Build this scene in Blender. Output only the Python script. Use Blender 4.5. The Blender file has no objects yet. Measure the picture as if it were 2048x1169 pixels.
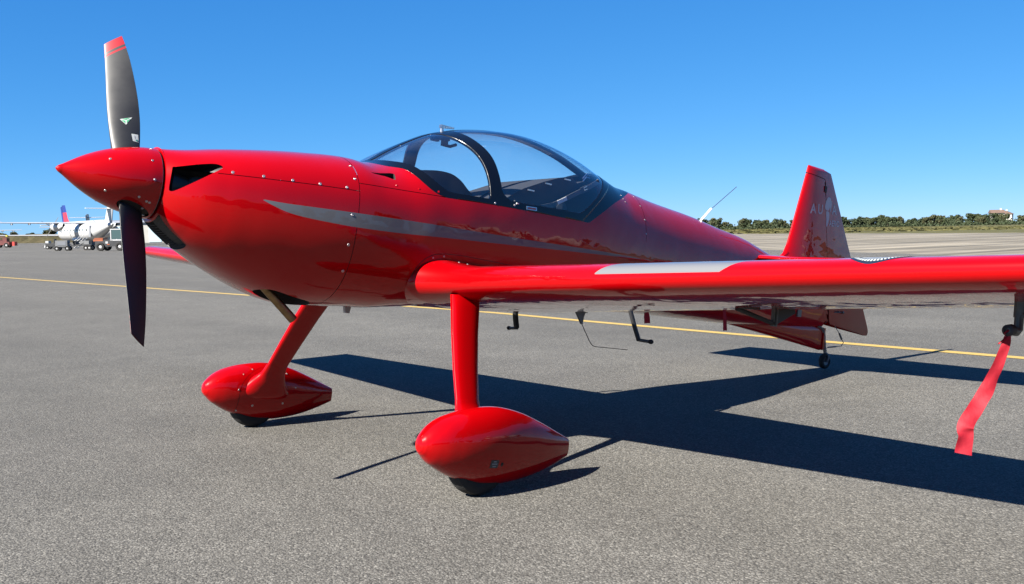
import bpy, bmesh, math, random
import numpy as np
from mathutils import Vector, Matrix

random.seed(7); rng = np.random.default_rng(7)
SC = bpy.context.scene
COL = SC.collection
R_ = math.radians

# ------------------------------------------------------------------ camera
CAM_P = (-1.474, -5.164, 1.297)
YAW, PITCH, ROLL = 0.695, -0.061, 0.018
def make_camera():
    f = Vector((math.sin(YAW)*math.cos(PITCH), math.cos(YAW)*math.cos(PITCH), math.sin(PITCH)))
    r = Vector((math.cos(YAW), -math.sin(YAW), 0)); u = r.cross(f)
    r2 = r*math.cos(ROLL) - u*math.sin(ROLL); u2 = r*math.sin(ROLL) + u*math.cos(ROLL)
    cd = bpy.data.cameras.new('camera'); cd.sensor_width = 36; cd.lens = 36*2040.8/2048
    cd.clip_start = 0.05; cd.clip_end = 6000
    c = bpy.data.objects.new('camera', cd); COL.objects.link(c)
    m = Matrix(((r2.x, u2.x, -f.x, CAM_P[0]), (r2.y, u2.y, -f.y, CAM_P[1]), (r2.z, u2.z, -f.z, CAM_P[2]), (0, 0, 0, 1)))
    c.matrix_world = m; SC.camera = c
make_camera()
SC.render.resolution_x = 1024; SC.render.resolution_y = 584

# ------------------------------------------------------------------ light
SUN_AZ, SUN_EL = -0.038, 0.686          # direction the light travels, elevation
world = bpy.data.worlds.new('World'); SC.world = world; world.use_nodes = True
wn = world.node_tree; bg = wn.nodes['Background']
sky = wn.nodes.new('ShaderNodeTexSky'); sky.sky_type = 'NISHITA'; sky.sun_disc = False
sky.sun_elevation = SUN_EL
sky.sun_rotation = math.atan2(-math.cos(SUN_AZ), -math.sin(SUN_AZ)) % (2*math.pi)
sky.altitude = 0; sky.air_density = 0.5; sky.dust_density = 0.0; sky.ozone_density = 8.0
# the phone's deep-blue rendering of a clear sky: one even curve per channel over the whole dome
sp = wn.nodes.new('ShaderNodeSeparateColor'); cb_ = wn.nodes.new('ShaderNodeCombineColor'); wn.links.new(sky.outputs[0], sp.inputs[0])
for ch, (g, k) in enumerate(((1.10, 0.365), (0.65, 0.995), (0.42, 2.08))):
    pw = wn.nodes.new('ShaderNodeMath'); pw.operation = 'POWER'; pw.inputs[1].default_value = g
    ml = wn.nodes.new('ShaderNodeMath'); ml.operation = 'MULTIPLY'; ml.inputs[1].default_value = k
    wn.links.new(sp.outputs[ch], pw.inputs[0]); wn.links.new(pw.outputs[0], ml.inputs[0]); wn.links.new(ml.outputs[0], cb_.inputs[ch])
wn.links.new(cb_.outputs[0], bg.inputs[0]); bg.inputs[1].default_value = 0.05
sd = bpy.data.lights.new('sun', 'SUN'); sd.energy = 5.0; sd.angle = R_(0.53); sd.color = (1.0, 0.945, 0.855)
so = bpy.data.objects.new('sun', sd); COL.objects.link(so); so.location = (-20, 0, 30)
sdir = Vector((math.cos(SUN_AZ)*math.cos(SUN_EL), math.sin(SUN_AZ)*math.cos(SUN_EL), -math.sin(SUN_EL)))
so.rotation_euler = sdir.to_track_quat('-Z', 'Y').to_euler()
SC.view_settings.view_transform = 'Standard'; SC.view_settings.look = 'None'
SC.view_settings.exposure = 2.1; SC.view_settings.gamma = 1.0

# ------------------------------------------------------------------ materials
def nodes(name):
    m = bpy.data.materials.new(name); m.use_nodes = True
    nt = m.node_tree; return m, nt, nt.nodes['Principled BSDF']
def N(nt, typ, **kw):
    n = nt.nodes.new(typ)
    for k, v in kw.items(): setattr(n, k, v)
    return n
def simple(name, col, rough=0.5, metal=0.0, coat=0.0, coat_rough=0.03, spec=0.5, var=0.0, vscale=8.0, bump=0.0, bscale=60):
    if metal < .5: col = tuple(c*.72 for c in col)
    m, nt, p = nodes(name)
    p.inputs['Base Color'].default_value = (*col, 1); p.inputs['Roughness'].default_value = rough
    p.inputs['Metallic'].default_value = metal; p.inputs['Coat Weight'].default_value = coat
    p.inputs['Coat Roughness'].default_value = coat_rough; p.inputs['Specular IOR Level'].default_value = spec
    tc = N(nt, 'ShaderNodeTexCoord')
    if var > 0:
        no = N(nt, 'ShaderNodeTexNoise'); no.inputs['Scale'].default_value = vscale; no.inputs['Detail'].default_value = 5
        nt.links.new(tc.outputs['Object'], no.inputs['Vector'])
        mr = N(nt, 'ShaderNodeMapRange'); mr.inputs[1].default_value = .3; mr.inputs[2].default_value = .7
        mr.inputs[3].default_value = 1-var; mr.inputs[4].default_value = 1+var
        nt.links.new(no.outputs[0], mr.inputs[0])
        mx = N(nt, 'ShaderNodeVectorMath', operation='SCALE'); mx.inputs[0].default_value = col
        nt.links.new(mr.outputs[0], mx.inputs['Scale']); nt.links.new(mx.outputs[0], p.inputs['Base Color'])
        mr2 = N(nt, 'ShaderNodeMapRange'); mr2.inputs[3].default_value = rough*.85; mr2.inputs[4].default_value = min(1, rough*1.2)
        nt.links.new(no.outputs[0], mr2.inputs[0]); nt.links.new(mr2.outputs[0], p.inputs['Roughness'])
    if bump > 0:
        nb = N(nt, 'ShaderNodeTexNoise'); nb.inputs['Scale'].default_value = bscale; nb.inputs['Detail'].default_value = 3
        nt.links.new(tc.outputs['Object'], nb.inputs['Vector'])
        b = N(nt, 'ShaderNodeBump'); b.inputs['Strength'].default_value = bump; b.inputs['Distance'].default_value = .01
        nt.links.new(nb.outputs[0], b.inputs['Height']); nt.links.new(b.outputs[0], p.inputs['Normal'])
    return m

def paint(name, col, rough=0.32, wave=0.0):
    """two-layer glossy aircraft paint with a very faint surface ripple in the clear coat"""
    m, nt, p = nodes(name)
    p.inputs['Base Color'].default_value = (*col, 1); p.inputs['Roughness'].default_value = rough
    p.inputs['Specular IOR Level'].default_value = 0.04
    p.inputs['Coat Weight'].default_value = 1.0; p.inputs['Coat Roughness'].default_value = 0.015; p.inputs['Coat IOR'].default_value = 1.34
    tc = N(nt, 'ShaderNodeTexCoord')
    no = N(nt, 'ShaderNodeTexNoise'); no.inputs['Scale'].default_value = 4.5; no.inputs['Detail'].default_value = 2
    nt.links.new(tc.outputs['Object'], no.inputs['Vector'])
    b = N(nt, 'ShaderNodeBump'); b.inputs['Strength'].default_value = 0.35; b.inputs['Distance'].default_value = wave
    nt.links.new(no.outputs[0], b.inputs['Height']); nt.links.new(b.outputs[0], p.inputs['Coat Normal'])
    # thin dust film
    n2 = N(nt, 'ShaderNodeTexNoise'); n2.inputs['Scale'].default_value = 14; n2.inputs['Detail'].default_value = 6
    nt.links.new(tc.outputs['Object'], n2.inputs['Vector'])
    mr = N(nt, 'ShaderNodeMapRange'); mr.inputs[1].default_value = .35; mr.inputs[2].default_value = .8
    mr.inputs[3].default_value = .006; mr.inputs[4].default_value = .03
    nt.links.new(n2.outputs[0], mr.inputs[0]); nt.links.new(mr.outputs[0], p.inputs['Coat Roughness'])
    return m

M = {}
M['red'] = paint('red_gloss_paint', (0.255, 0.0002, 0.0012), wave=0.017)
M['silver'] = paint('silver_paint', (0.100, 0.103, 0.110), rough=.36, wave=0.01)
M['black_gloss'] = simple('black_gloss', (0.004, 0.0045, 0.006), .2, coat=.1, spec=.35)
M['intake_black'] = simple('intake_black_gloss', (0.003, 0.003, 0.0035), .35, coat=.15, spec=.3)
M['black'] = simple('black_matt', (0.010, 0.010, 0.012), .6, var=.2)
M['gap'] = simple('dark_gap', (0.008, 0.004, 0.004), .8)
M['cabin'] = simple('cabin_trim', (0.012, 0.014, 0.018), .75, var=.2, vscale=20)
M['cabin_grey'] = simple('cabin_grey', (0.05, 0.055, 0.06), .6, var=.15)
M['webbing'] = simple('webbing', (0.11, 0.115, 0.125), .85, bump=.3, bscale=300)
M['white'] = simple('white_plastic', (0.8, 0.8, 0.79), .45, var=.05)
M['steel'] = simple('steel', (0.55, 0.55, 0.56), .28, metal=1, var=.1, vscale=40)
M['screw'] = simple('screw_steel', (0.40, 0.36, 0.35), .45, metal=1)
M['dark_steel'] = simple('dark_steel', (0.12, 0.12, 0.125), .45, metal=.6, var=.2, vscale=30)
M['brass'] = simple('heat_tinted_exhaust', (0.20, 0.13, 0.065), .42, metal=1, var=.35, vscale=25)
M['rubber'] = simple('tyre_rubber', (0.006, 0.006, 0.006), .8, var=.2, vscale=30, bump=.2, bscale=80)
M['olive'] = simple('olive_grey_metal', (0.075, 0.08, 0.072), .45, metal=.3, var=.15, vscale=40)
M['blade'] = simple('blade_black', (0.009, 0.009, 0.009), .46, var=.12, vscale=10, spec=.6)
M['blade_red'] = simple('blade_tip_red', (0.30, 0.006, 0.012), .38)
M['green'] = simple('decal_green', (0.06, 0.32, 0.15), .4)
M['teal'] = simple('decal_teal', (0.03, 0.22, 0.16), .4)
M['decal_white'] = simple('decal_white', (0.42, 0.45, 0.44), .4)
M['decal_navy'] = simple('decal_navy', (0.012, 0.016, 0.03), .35)
M['decal_grey'] = simple('decal_grey', (0.17, 0.19, 0.23), .35)
M['ribbon'] = None

def ribbon_mat():
    m, nt, p = nodes('red_ribbon_cloth')
    p.inputs['Base Color'].default_value = (0.29, 0.003, 0.014, 1); p.inputs['Roughness'].default_value = .7
    tr = N(nt, 'ShaderNodeBsdfTranslucent'); tr.inputs[0].default_value = (0.36, 0.006, 0.022, 1)
    mx = N(nt, 'ShaderNodeMixShader'); mx.inputs[0].default_value = .35
    nt.links.new(p.outputs[0], mx.inputs[1]); nt.links.new(tr.outputs[0], mx.inputs[2])
    nt.links.new(mx.outputs[0], nt.nodes['Material Output'].inputs[0])
    tc = N(nt, 'ShaderNodeTexCoord'); nb = N(nt, 'ShaderNodeTexNoise'); nb.inputs['Scale'].default_value = 22; nb.inputs['Detail'].default_value = 4
    nt.links.new(tc.outputs['Object'], nb.inputs[0]); b = N(nt, 'ShaderNodeBump'); b.inputs['Strength'].default_value = .25; b.inputs['Distance'].default_value = .015
    nt.links.new(nb.outputs[0], b.inputs['Height']); nt.links.new(b.outputs[0], p.inputs['Normal'])
    return m
M['ribbon'] = ribbon_mat()

def glass_mat():
    m, nt, p = nodes('canopy_perspex')
    nt.nodes.remove(p)
    fr = N(nt, 'ShaderNodeFresnel'); ge = N(nt, 'ShaderNodeNewGeometry')
    io = N(nt, 'ShaderNodeMapRange'); io.inputs[3].default_value = 1.49; io.inputs[4].default_value = 1/1.49   # same reflectance from both faces of the thin sheet
    nt.links.new(ge.outputs['Backfacing'], io.inputs[0]); nt.links.new(io.outputs[0], fr.inputs[0])
    mul = N(nt, 'ShaderNodeMath', operation='MULTIPLY'); mul.inputs[1].default_value = 1.5; mul.use_clamp = True
    tr = N(nt, 'ShaderNodeBsdfTransparent'); tr.inputs[0].default_value = (.985, .99, .995, 1)
    gl = N(nt, 'ShaderNodeBsdfGlossy'); gl.inputs['Roughness'].default_value = .015; gl.inputs[0].default_value = (1, 1, 1, 1)
    mx = N(nt, 'ShaderNodeMixShader')
    nt.links.new(fr.outputs[0], mul.inputs[0]); nt.links.new(mul.outputs[0], mx.inputs[0])
    nt.links.new(tr.outputs[0], mx.inputs[1]); nt.links.new(gl.outputs[0], mx.inputs[2])
    df = N(nt, 'ShaderNodeBsdfTranslucent'); df.inputs[0].default_value = (.5, .52, .55, 1); d2 = N(nt, 'ShaderNodeBsdfDiffuse'); d2.inputs[0].default_value = (.5, .52, .55, 1)
    dm = N(nt, 'ShaderNodeMixShader'); dm.inputs[0].default_value = .5; nt.links.new(df.outputs[0], dm.inputs[1]); nt.links.new(d2.outputs[0], dm.inputs[2])
    fin = N(nt, 'ShaderNodeMixShader'); no = N(nt, 'ShaderNodeTexNoise'); no.inputs['Scale'].default_value = 9; no.inputs['Detail'].default_value = 6
    tc = N(nt, 'ShaderNodeTexCoord'); nt.links.new(tc.outputs['Object'], no.inputs[0]); mr = N(nt, 'ShaderNodeMapRange'); mr.inputs[1].default_value = .3; mr.inputs[2].default_value = .75; mr.inputs[3].default_value = .004; mr.inputs[4].default_value = .022
    nt.links.new(no.outputs[0], mr.inputs[0]); nt.links.new(mr.outputs[0], fin.inputs[0]); nt.links.new(mx.outputs[0], fin.inputs[1]); nt.links.new(dm.outputs[0], fin.inputs[2])
    nt.links.new(fin.outputs[0], nt.nodes['Material Output'].inputs[0])
    return m
M['glass'] = glass_mat()

# ------------------------------------------------------------------ ground materials
def asphalt_mat():
    m, nt, p = nodes('asphalt'); p.inputs['Roughness'].default_value = .85; p.inputs['Specular IOR Level'].default_value = .3
    tc = N(nt, 'ShaderNodeTexCoord')
    def noise(s, d, r=.6):
        n = N(nt, 'ShaderNodeTexNoise'); n.inputs['Scale'].default_value = s; n.inputs['Detail'].default_value = d; n.inputs['Roughness'].default_value = r
        nt.links.new(tc.outputs['Object'], n.inputs['Vector']); return n
    big = noise(.06, 4); mid = noise(.9, 5, .7); fine = noise(85, 2, .7)
    vo = N(nt, 'ShaderNodeTexVoronoi'); vo.inputs['Scale'].default_value = 108; vo.inputs['Randomness'].default_value = 1
    nt.links.new(tc.outputs['Object'], vo.inputs['Vector'])
    vo2 = N(nt, 'ShaderNodeTexVoronoi'); vo2.inputs['Scale'].default_value = 130
    nt.links.new(tc.outputs['Object'], vo2.inputs['Vector'])
    # stone tint per cell
    cr = N(nt, 'ShaderNodeValToRGB'); e = cr.color_ramp.elements
    e[0].position = 0; e[0].color = (.045, .043, .038, 1); e[1].position = 1; e[1].color = (.30, .29, .262, 1)
    a = cr.color_ramp.elements.new(.35); a.color = (.098, .094, .083, 1)
    a = cr.color_ramp.elements.new(.75); a.color = (.138, .132, .118, 1)
    sep = N(nt, 'ShaderNodeSeparateColor'); nt.links.new(vo.outputs['Color'], sep.inputs[0]); nt.links.new(sep.outputs[0], cr.inputs[0])
    sep2 = N(nt, 'ShaderNodeSeparateColor'); nt.links.new(vo2.outputs['Color'], sep2.inputs[0])
    cr2 = N(nt, 'ShaderNodeValToRGB'); e = cr2.color_ramp.elements
    e[0].position = .1; e[0].color = (.042, .040, .035, 1); e[1].position = .95; e[1].color = (.195, .187, .168, 1)
    nt.links.new(sep2.outputs[1], cr2.inputs[0])
    mx = N(nt, 'ShaderNodeMix', data_type='RGBA'); nt.links.new(fine.outputs[0], mx.inputs[0]); nt.links.new(cr.outputs[0], mx.inputs[6]); nt.links.new(cr2.outputs[0], mx.inputs[7])
    # dark binder between stones
    ds = N(nt, 'ShaderNodeMapRange'); ds.inputs[1].default_value = .0; ds.inputs[2].default_value = .75; ds.inputs[3].default_value = .77; ds.inputs[4].default_value = .45
    nt.links.new(vo.outputs['Distance'], ds.inputs[0])
    br = N(nt, 'ShaderNodeMapRange'); br.inputs[1].default_value = .3; br.inputs[2].default_value = .7; br.inputs[3].default_value = .86; br.inputs[4].default_value = 1.12
    nt.links.new(mid.outputs[0], br.inputs[0])
    br2 = N(nt, 'ShaderNodeMapRange'); br2.inputs[1].default_value = .3; br2.inputs[2].default_value = .7; br2.inputs[3].default_value = .90; br2.inputs[4].default_value = 1.10
    nt.links.new(big.outputs[0], br2.inputs[0])
    k1 = N(nt, 'ShaderNodeMath', operation='MULTIPLY'); nt.links.new(ds.outputs[0], k1.inputs[0]); nt.links.new(br.outputs[0], k1.inputs[1])
    k2a = N(nt, 'ShaderNodeMath', operation='MULTIPLY'); nt.links.new(k1.outputs[0], k2a.inputs[0]); nt.links.new(br2.outputs[0], k2a.inputs[1])
    stn = noise(.55, 6, .62); sm = N(nt, 'ShaderNodeMapRange'); sm.inputs[1].default_value = .60; sm.inputs[2].default_value = .74; sm.inputs[3].default_value = 1.0; sm.inputs[4].default_value = .80
    nt.links.new(stn.outputs[0], sm.inputs[0])
    # long paving lanes laid across the apron, a few per cent lighter or darker
    lm = N(nt, 'ShaderNodeMapping'); lm.inputs['Rotation'].default_value = (0, 0, R_(-12)); lm.inputs['Scale'].default_value = (.16, .012, 1)
    nt.links.new(tc.outputs['Object'], lm.inputs[0]); ln_ = N(nt, 'ShaderNodeTexNoise'); ln_.inputs['Scale'].default_value = 1.6; ln_.inputs['Detail'].default_value = 5; ln_.inputs['Roughness'].default_value = .7
    nt.links.new(lm.outputs[0], ln_.inputs[0]); lr = N(nt, 'ShaderNodeMapRange'); lr.inputs[1].default_value = .35; lr.inputs[2].default_value = .65; lr.inputs[3].default_value = .86; lr.inputs[4].default_value = 1.12
    nt.links.new(ln_.outputs[0], lr.inputs[0])
    k2b = N(nt, 'ShaderNodeMath', operation='MULTIPLY'); nt.links.new(k2a.outputs[0], k2b.inputs[0]); nt.links.new(lr.outputs[0], k2b.inputs[1])
    k2 = N(nt, 'ShaderNodeMath', operation='MULTIPLY'); nt.links.new(k2b.outputs[0], k2.inputs[0]); nt.links.new(sm.outputs[0], k2.inputs[1])
    sc = N(nt, 'ShaderNodeVectorMath', operation='SCALE'); nt.links.new(mx.outputs[2], sc.inputs[0]); nt.links.new(k2.outputs[0], sc.inputs['Scale'])
    nt.links.new(sc.outputs[0], p.inputs['Base Color'])
    b = N(nt, 'ShaderNodeBump'); b.inputs['Strength'].default_value = .6; b.inputs['Distance'].default_value = .007
    hh = N(nt, 'ShaderNodeMath', operation='SUBTRACT'); nt.links.new(fine.outputs[0], hh.inputs[0]); nt.links.new(vo.outputs['Distance'], hh.inputs[1])
    nt.links.new(hh.outputs[0], b.inputs['Height']); nt.links.new(b.outputs[0], p.inputs['Normal'])
    return m
def concrete_mat():
    m, nt, p = nodes('old_concrete'); p.inputs['Roughness'].default_value = .9; p.inputs['Specular IOR Level'].default_value = .2
    tc = N(nt, 'ShaderNodeTexCoord')
    br = N(nt, 'ShaderNodeTexBrick'); br.inputs['Scale'].default_value = 1.0; br.inputs['Brick Width'].default_value = 7.5; br.inputs['Row Height'].default_value = 7.5
    br.inputs['Mortar Size'].default_value = .09; br.inputs['Color1'].default_value = (.125, .115, .097, 1); br.inputs['Color2'].default_value = (.185, .17, .145, 1)
    br.inputs['Mortar'].default_value = (.07, .07, .05, 1); br.offset = 0; br.inputs['Bias'].default_value = 0
    nt.links.new(tc.outputs['Object'], br.inputs['Vector'])
    mp = N(nt, 'ShaderNodeMapping'); mp.inputs['Rotation'].default_value = (0, 0, R_(37)); mp.inputs['Scale'].default_value = (.028, .55, 1)
    nt.links.new(tc.outputs['Object'], mp.inputs[0])
    no = N(nt, 'ShaderNodeTexNoise'); no.inputs['Scale'].default_value = 1.0; no.inputs['Detail'].default_value = 7; no.inputs['Roughness'].default_value = .65
    nt.links.new(mp.outputs[0], no.inputs[0])
    cr = N(nt, 'ShaderNodeValToRGB'); e = cr.color_ramp.elements
    e[0].position = .38; e[0].color = (.36, .36, .35, 1); e[1].position = .66; e[1].color = (1.30, 1.25, 1.15, 1)
    nt.links.new(no.outputs[0], cr.inputs[0])
    mx = N(nt, 'ShaderNodeMix', data_type='RGBA', blend_type='MULTIPLY'); mx.inputs[0].default_value = 1
    nt.links.new(br.outputs[0], mx.inputs[6]); nt.links.new(cr.outputs[0], mx.inputs[7]); nt.links.new(mx.outputs[2], p.inputs['Base Color'])
    return m
def grass_mat(name, c1, c2, sc):
    m, nt, p = nodes(name); p.inputs['Roughness'].default_value = .95; p.inputs['Specular IOR Level'].default_value = .1
    tc = N(nt, 'ShaderNodeTexCoord'); no = N(nt, 'ShaderNodeTexNoise'); no.inputs['Scale'].default_value = sc; no.inputs['Detail'].default_value = 8; no.inputs['Roughness'].default_value = .7
    nt.links.new(tc.outputs['Object'], no.inputs[0]); cr = N(nt, 'ShaderNodeValToRGB'); e = cr.color_ramp.elements
    e[0].position = .35; e[0].color = (*c1, 1); e[1].position = .68; e[1].color = (*c2, 1)
    nt.links.new(no.outputs[0], cr.inputs[0]); nt.links.new(cr.outputs[0], p.inputs['Base Color']); return m
def line_mat(name, col):
    m, nt, p = nodes(name); p.inputs['Roughness'].default_value = .75
    tc = N(nt, 'ShaderNodeTexCoord'); no = N(nt, 'ShaderNodeTexNoise'); no.inputs['Scale'].default_value = 60; no.inputs['Detail'].default_value = 4; no.inputs['Roughness'].default_value = .8
    nt.links.new(tc.outputs['Object'], no.inputs[0]); cr = N(nt, 'ShaderNodeValToRGB'); e = cr.color_ramp.elements
    e[0].position = .30; e[0].color = (.075, .07, .06, 1); e[1].position = .42; e[1].color = (*col, 1)
    nt.links.new(no.outputs[0], cr.inputs[0]); nt.links.new(cr.outputs[0], p.inputs['Base Color']); return m
M['asphalt'] = asphalt_mat(); M['concrete'] = concrete_mat()
M['yellow_line'] = line_mat('yellow_marking', (.27, .185, .042)); M['white_line'] = line_mat('pale_marking', (.20, .187, .15))
M['field'] = grass_mat('dry_grass', (.040, .042, .015), (.082, .074, .034), .35)
M['bank'] = grass_mat('bank_grass', (.032, .031, .015), (.070, .057, .031), .5)

# ------------------------------------------------------------------ object helpers
def tag(o, label=None, cat=None, group=None, kind=None):
    if label: o['label'] = label
    if cat: o['category'] = cat
    if group: o['group'] = group
    if kind: o['kind'] = kind
    return o
def empty(name, loc=(0, 0, 0), rot=(0, 0, 0)):
    o = bpy.data.objects.new(name, None); COL.objects.link(o); o.location = loc; o.rotation_euler = rot
    o.empty_display_size = .2; return o
def mesh_obj(name, V, F, mat, parent=None, normals=None, smooth=True, loc=None, rot=None):
    me = bpy.data.meshes.new(name)
    V = np.asarray(V, float)
    me.from_pydata(V.tolist(), [], [list(map(int, f)) for f in F]); me.update()
    if mat is not None:
        for mm in (mat if isinstance(mat, (list, tuple)) else [mat]): me.materials.append(mm)
    if smooth: me.polygons.foreach_set('use_smooth', [True]*len(me.polygons))
    if normals is not None and len(V):
        me.normals_split_custom_set_from_vertices([tuple(n) for n in np.asarray(normals)])
    o = bpy.data.objects.new(name, me); COL.objects.link(o)
    if parent is not None: o.parent = parent
    if loc is not None: o.location = loc
    if rot is not None: o.rotation_euler = rot
    return o
def smooth_by_angle(o, ang=40):
    me = o.data; bm = bmesh.new(); bm.from_mesh(me)
    for e in bm.edges:
        if len(e.link_faces) == 2 and e.calc_face_angle(0) > R_(ang): e.smooth = False
    bm.to_mesh(me); bm.free(); return o
class MB:
    """collects shapes into one mesh"""
    def __init__(s): s.v = []; s.f = []; s.m = []
    def add(s, V, F, mi=0):
        b = len(s.v); s.v += [tuple(map(float, p)) for p in V]; s.f += [[int(i)+b for i in f] for f in F]; s.m += [mi]*len(F); return s
    def box(s, c, d, rz=0, mi=0, taper=1.0):
        x, y, z = [k/2 for k in d]; cs, sn = math.cos(rz), math.sin(rz); P = []
        for k in (-1, 1):
            t = taper if k > 0 else 1
            for a, b in ((-1, -1), (1, -1), (1, 1), (-1, 1)):
                px, py = a*x*t, b*y*t; P.append((c[0]+px*cs-py*sn, c[1]+px*sn+py*cs, c[2]+k*z))
        return s.add(P, [(3, 2, 1, 0), (4, 5, 6, 7), (0, 1, 5, 4), (1, 2, 6, 5), (2, 3, 7, 6), (3, 0, 4, 7)], mi)
    def tube(s, pts, r, n=12, cap=True, mi=0, flat=1.0):
        pts = [Vector(p) for p in pts]; rs = r if isinstance(r, (list, tuple)) else [r]*len(pts); P = []; F = []
        up = None
        for i, p in enumerate(pts):
            d = (pts[min(i+1, len(pts)-1)]-pts[max(i-1, 0)]).normalized()
            if up is None:
                up = Vector((0, 0, 1)) if abs(d.z) < .9 else Vector((1, 0, 0))
            a = d.cross(up).normalized(); b = a.cross(d).normalized(); up = b
            for k in range(n):
                t = 2*math.pi*k/n; P.append(p + (a*math.cos(t) + b*math.sin(t)*flat)*rs[i])
        for i in range(len(pts)-1):
            for k in range(n):
                F.append((i*n+k, i*n+(k+1) % n, (i+1)*n+(k+1) % n, (i+1)*n+k))
        if cap: F.append(tuple(range(n-1, -1, -1))); F.append(tuple((len(pts)-1)*n+k for k in range(n)))
        return s.add(P, F, mi)
    def prism(s, poly, y0, y1, axis=1, mi=0):
        """polygon in two axes extruded along the third"""
        n = len(poly); P = []
        for y in (y0, y1):
            for a, b in poly:
                P.append((a, y, b) if axis == 1 else ((y, a, b) if axis == 0 else (a, b, y)))
        F = [tuple(range(n)), tuple(range(2*n-1, n-1, -1))] + [((i+1) % n, i, n+i, n+(i+1) % n) for i in range(n)]
        return s.add(P, F, mi)
    def lathe(s, prof, c=(0, 0, 0), axis='x', n=32, mi=0, d=None):
        P = []; F = []
        for x, r in prof:
            for k in range(n):
                t = 2*math.pi*k/n; a, b = r*math.cos(t), r*math.sin(t)
                P.append((c[0]+x, c[1]+a, c[2]+b) if axis == 'x' else ((c[0]+b, c[1]+x, c[2]+a) if axis == 'y' else (c[0]+a, c[1]+b, c[2]+x)))
        for i in range(len(prof)-1):
            for k in range(n): F.append((i*n+k, i*n+(k+1) % n, (i+1)*n+(k+1) % n, (i+1)*n+k))
        return s.add(P, F, mi)
    def build(s, name, mat, parent=None, smooth=False, ang=40, off=None):
        V = np.array(s.v, float)
        if off is not None: V = V-np.array(off)
        me = bpy.data.meshes.new(name); me.from_pydata(V.tolist(), [], s.f); me.update()
        for mm in (mat if isinstance(mat, (list, tuple)) else [mat]): me.materials.append(mm)
        me.polygons.foreach_set('material_index', s.m)
        bm = bmesh.new(); bm.from_mesh(me); bmesh.ops.recalc_face_normals(bm, faces=bm.faces); bm.to_mesh(me); bm.free()
        o = bpy.data.objects.new(name, me); COL.objects.link(o); o.parent = parent
        if smooth:
            me.polygons.foreach_set('use_smooth', [True]*len(me.polygons)); smooth_by_angle(o, ang)
        return o

# ------------------------------------------------------------------ surface cutting
def clip(S, f):
    """keep the f>0 side of a triangle surface S=(V,N,T); the cut follows f=0"""
    V, Nn, T = S
    f = np.where(np.abs(f) < 1e-7, 1e-7, f)
    pos = f > 0; cnt = pos[T].sum(1)
    keep = T[cnt == 3]; out = [keep]
    newV = [V]; newN = [Nn]; nb = len(V); edges = {}
    one = T[cnt == 1]; two = T[cnt == 2]
    def rot(t, want):
        r = t.copy()
        for k in range(3):
            m = (pos[t[:, k]] == want)
            r[m] = np.stack([t[m, k], t[m, (k+1) % 3], t[m, (k+2) % 3]], 1)
        return r
    one = rot(one, True) if len(one) else one; two = rot(two, False) if len(two) else two
    allE = []
    if len(one): allE += [one[:, [0, 1]], one[:, [0, 2]]]
    if len(two): allE += [two[:, [0, 1]], two[:, [0, 2]]]
    if allE:
        E = np.concatenate(allE); Es = np.sort(E, 1)
        uq, inv = np.unique(Es, axis=0, return_inverse=True); inv = inv.ravel()
        t = f[uq[:, 0]]/(f[uq[:, 0]]-f[uq[:, 1]]); t = t[:, None]
        newV.append(V[uq[:, 0]]*(1-t)+V[uq[:, 1]]*t); nn = Nn[uq[:, 0]]*(1-t)+Nn[uq[:, 1]]*t
        newN.append(nn/np.maximum(np.linalg.norm(nn, axis=1, keepdims=True), 1e-9))
        ids = inv+nb; k = 0
        if len(one):
            n = len(one); ab, ac = ids[:n], ids[n:2*n]; k = 2*n
            out.append(np.stack([one[:, 0], ab, ac], 1))
        if len(two):
            n = len(two); ab, ac = ids[k:k+n], ids[k+n:k+2*n]
            out.append(np.stack([ab, two[:, 1], two[:, 2]], 1)); out.append(np.stack([ab, two[:, 2], ac], 1))
    T2 = np.concatenate(out); V2 = np.concatenate(newV); N2 = np.concatenate(newN)
    used = np.unique(T2); mp = -np.ones(len(V2), int); mp[used] = np.arange(len(used))
    return V2[used], N2[used], mp[T2]
def merge(*Ss):
    V = []; Nn = []; T = []; b = 0
    for s in Ss:
        V.append(s[0]); Nn.append(s[1]); T.append(s[2]+b); b += len(s[0])
    return np.concatenate(V), np.concatenate(Nn), np.concatenate(T)
def split(S, fn):
    f = fn(S[0]); return clip(S, f), clip(S, -f)
def sdpoly(P, poly):
    """signed distance to a 2-D polygon, positive inside"""
    P = np.asarray(P, float); poly = np.asarray(poly, float); d = np.full(len(P), 1e9); ins = np.zeros(len(P), bool); n = len(poly)
    for i in range(n):
        a, b = poly[i], poly[(i+1) % n]; e = b-a; w = P-a
        t = np.clip((w@e)/max(e@e, 1e-12), 0, 1); q = w-t[:, None]*e; d = np.minimum(d, (q**2).sum(1))
        c = (a[1] > P[:, 1]) != (b[1] > P[:, 1])
        with np.errstate(divide='ignore', invalid='ignore'):
            xi = (b[0]-a[0])*(P[:, 1]-a[1])/(b[1]-a[1])+a[0]
        ins ^= c & (P[:, 0] < xi)
    return np.sqrt(d)*np.where(ins, 1, -1)
def sdline(P, line):
    """distance to an open 2-D polyline"""
    P = np.asarray(P, float); line = np.asarray(line, float); d = np.full(len(P), 1e9)
    for a, b in zip(line[:-1], line[1:]):
        e = b-a; w = P-a; t = np.clip((w@e)/(e@e), 0, 1); q = w-t[:, None]*e; d = np.minimum(d, (q**2).sum(1))
    return np.sqrt(d)
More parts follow.
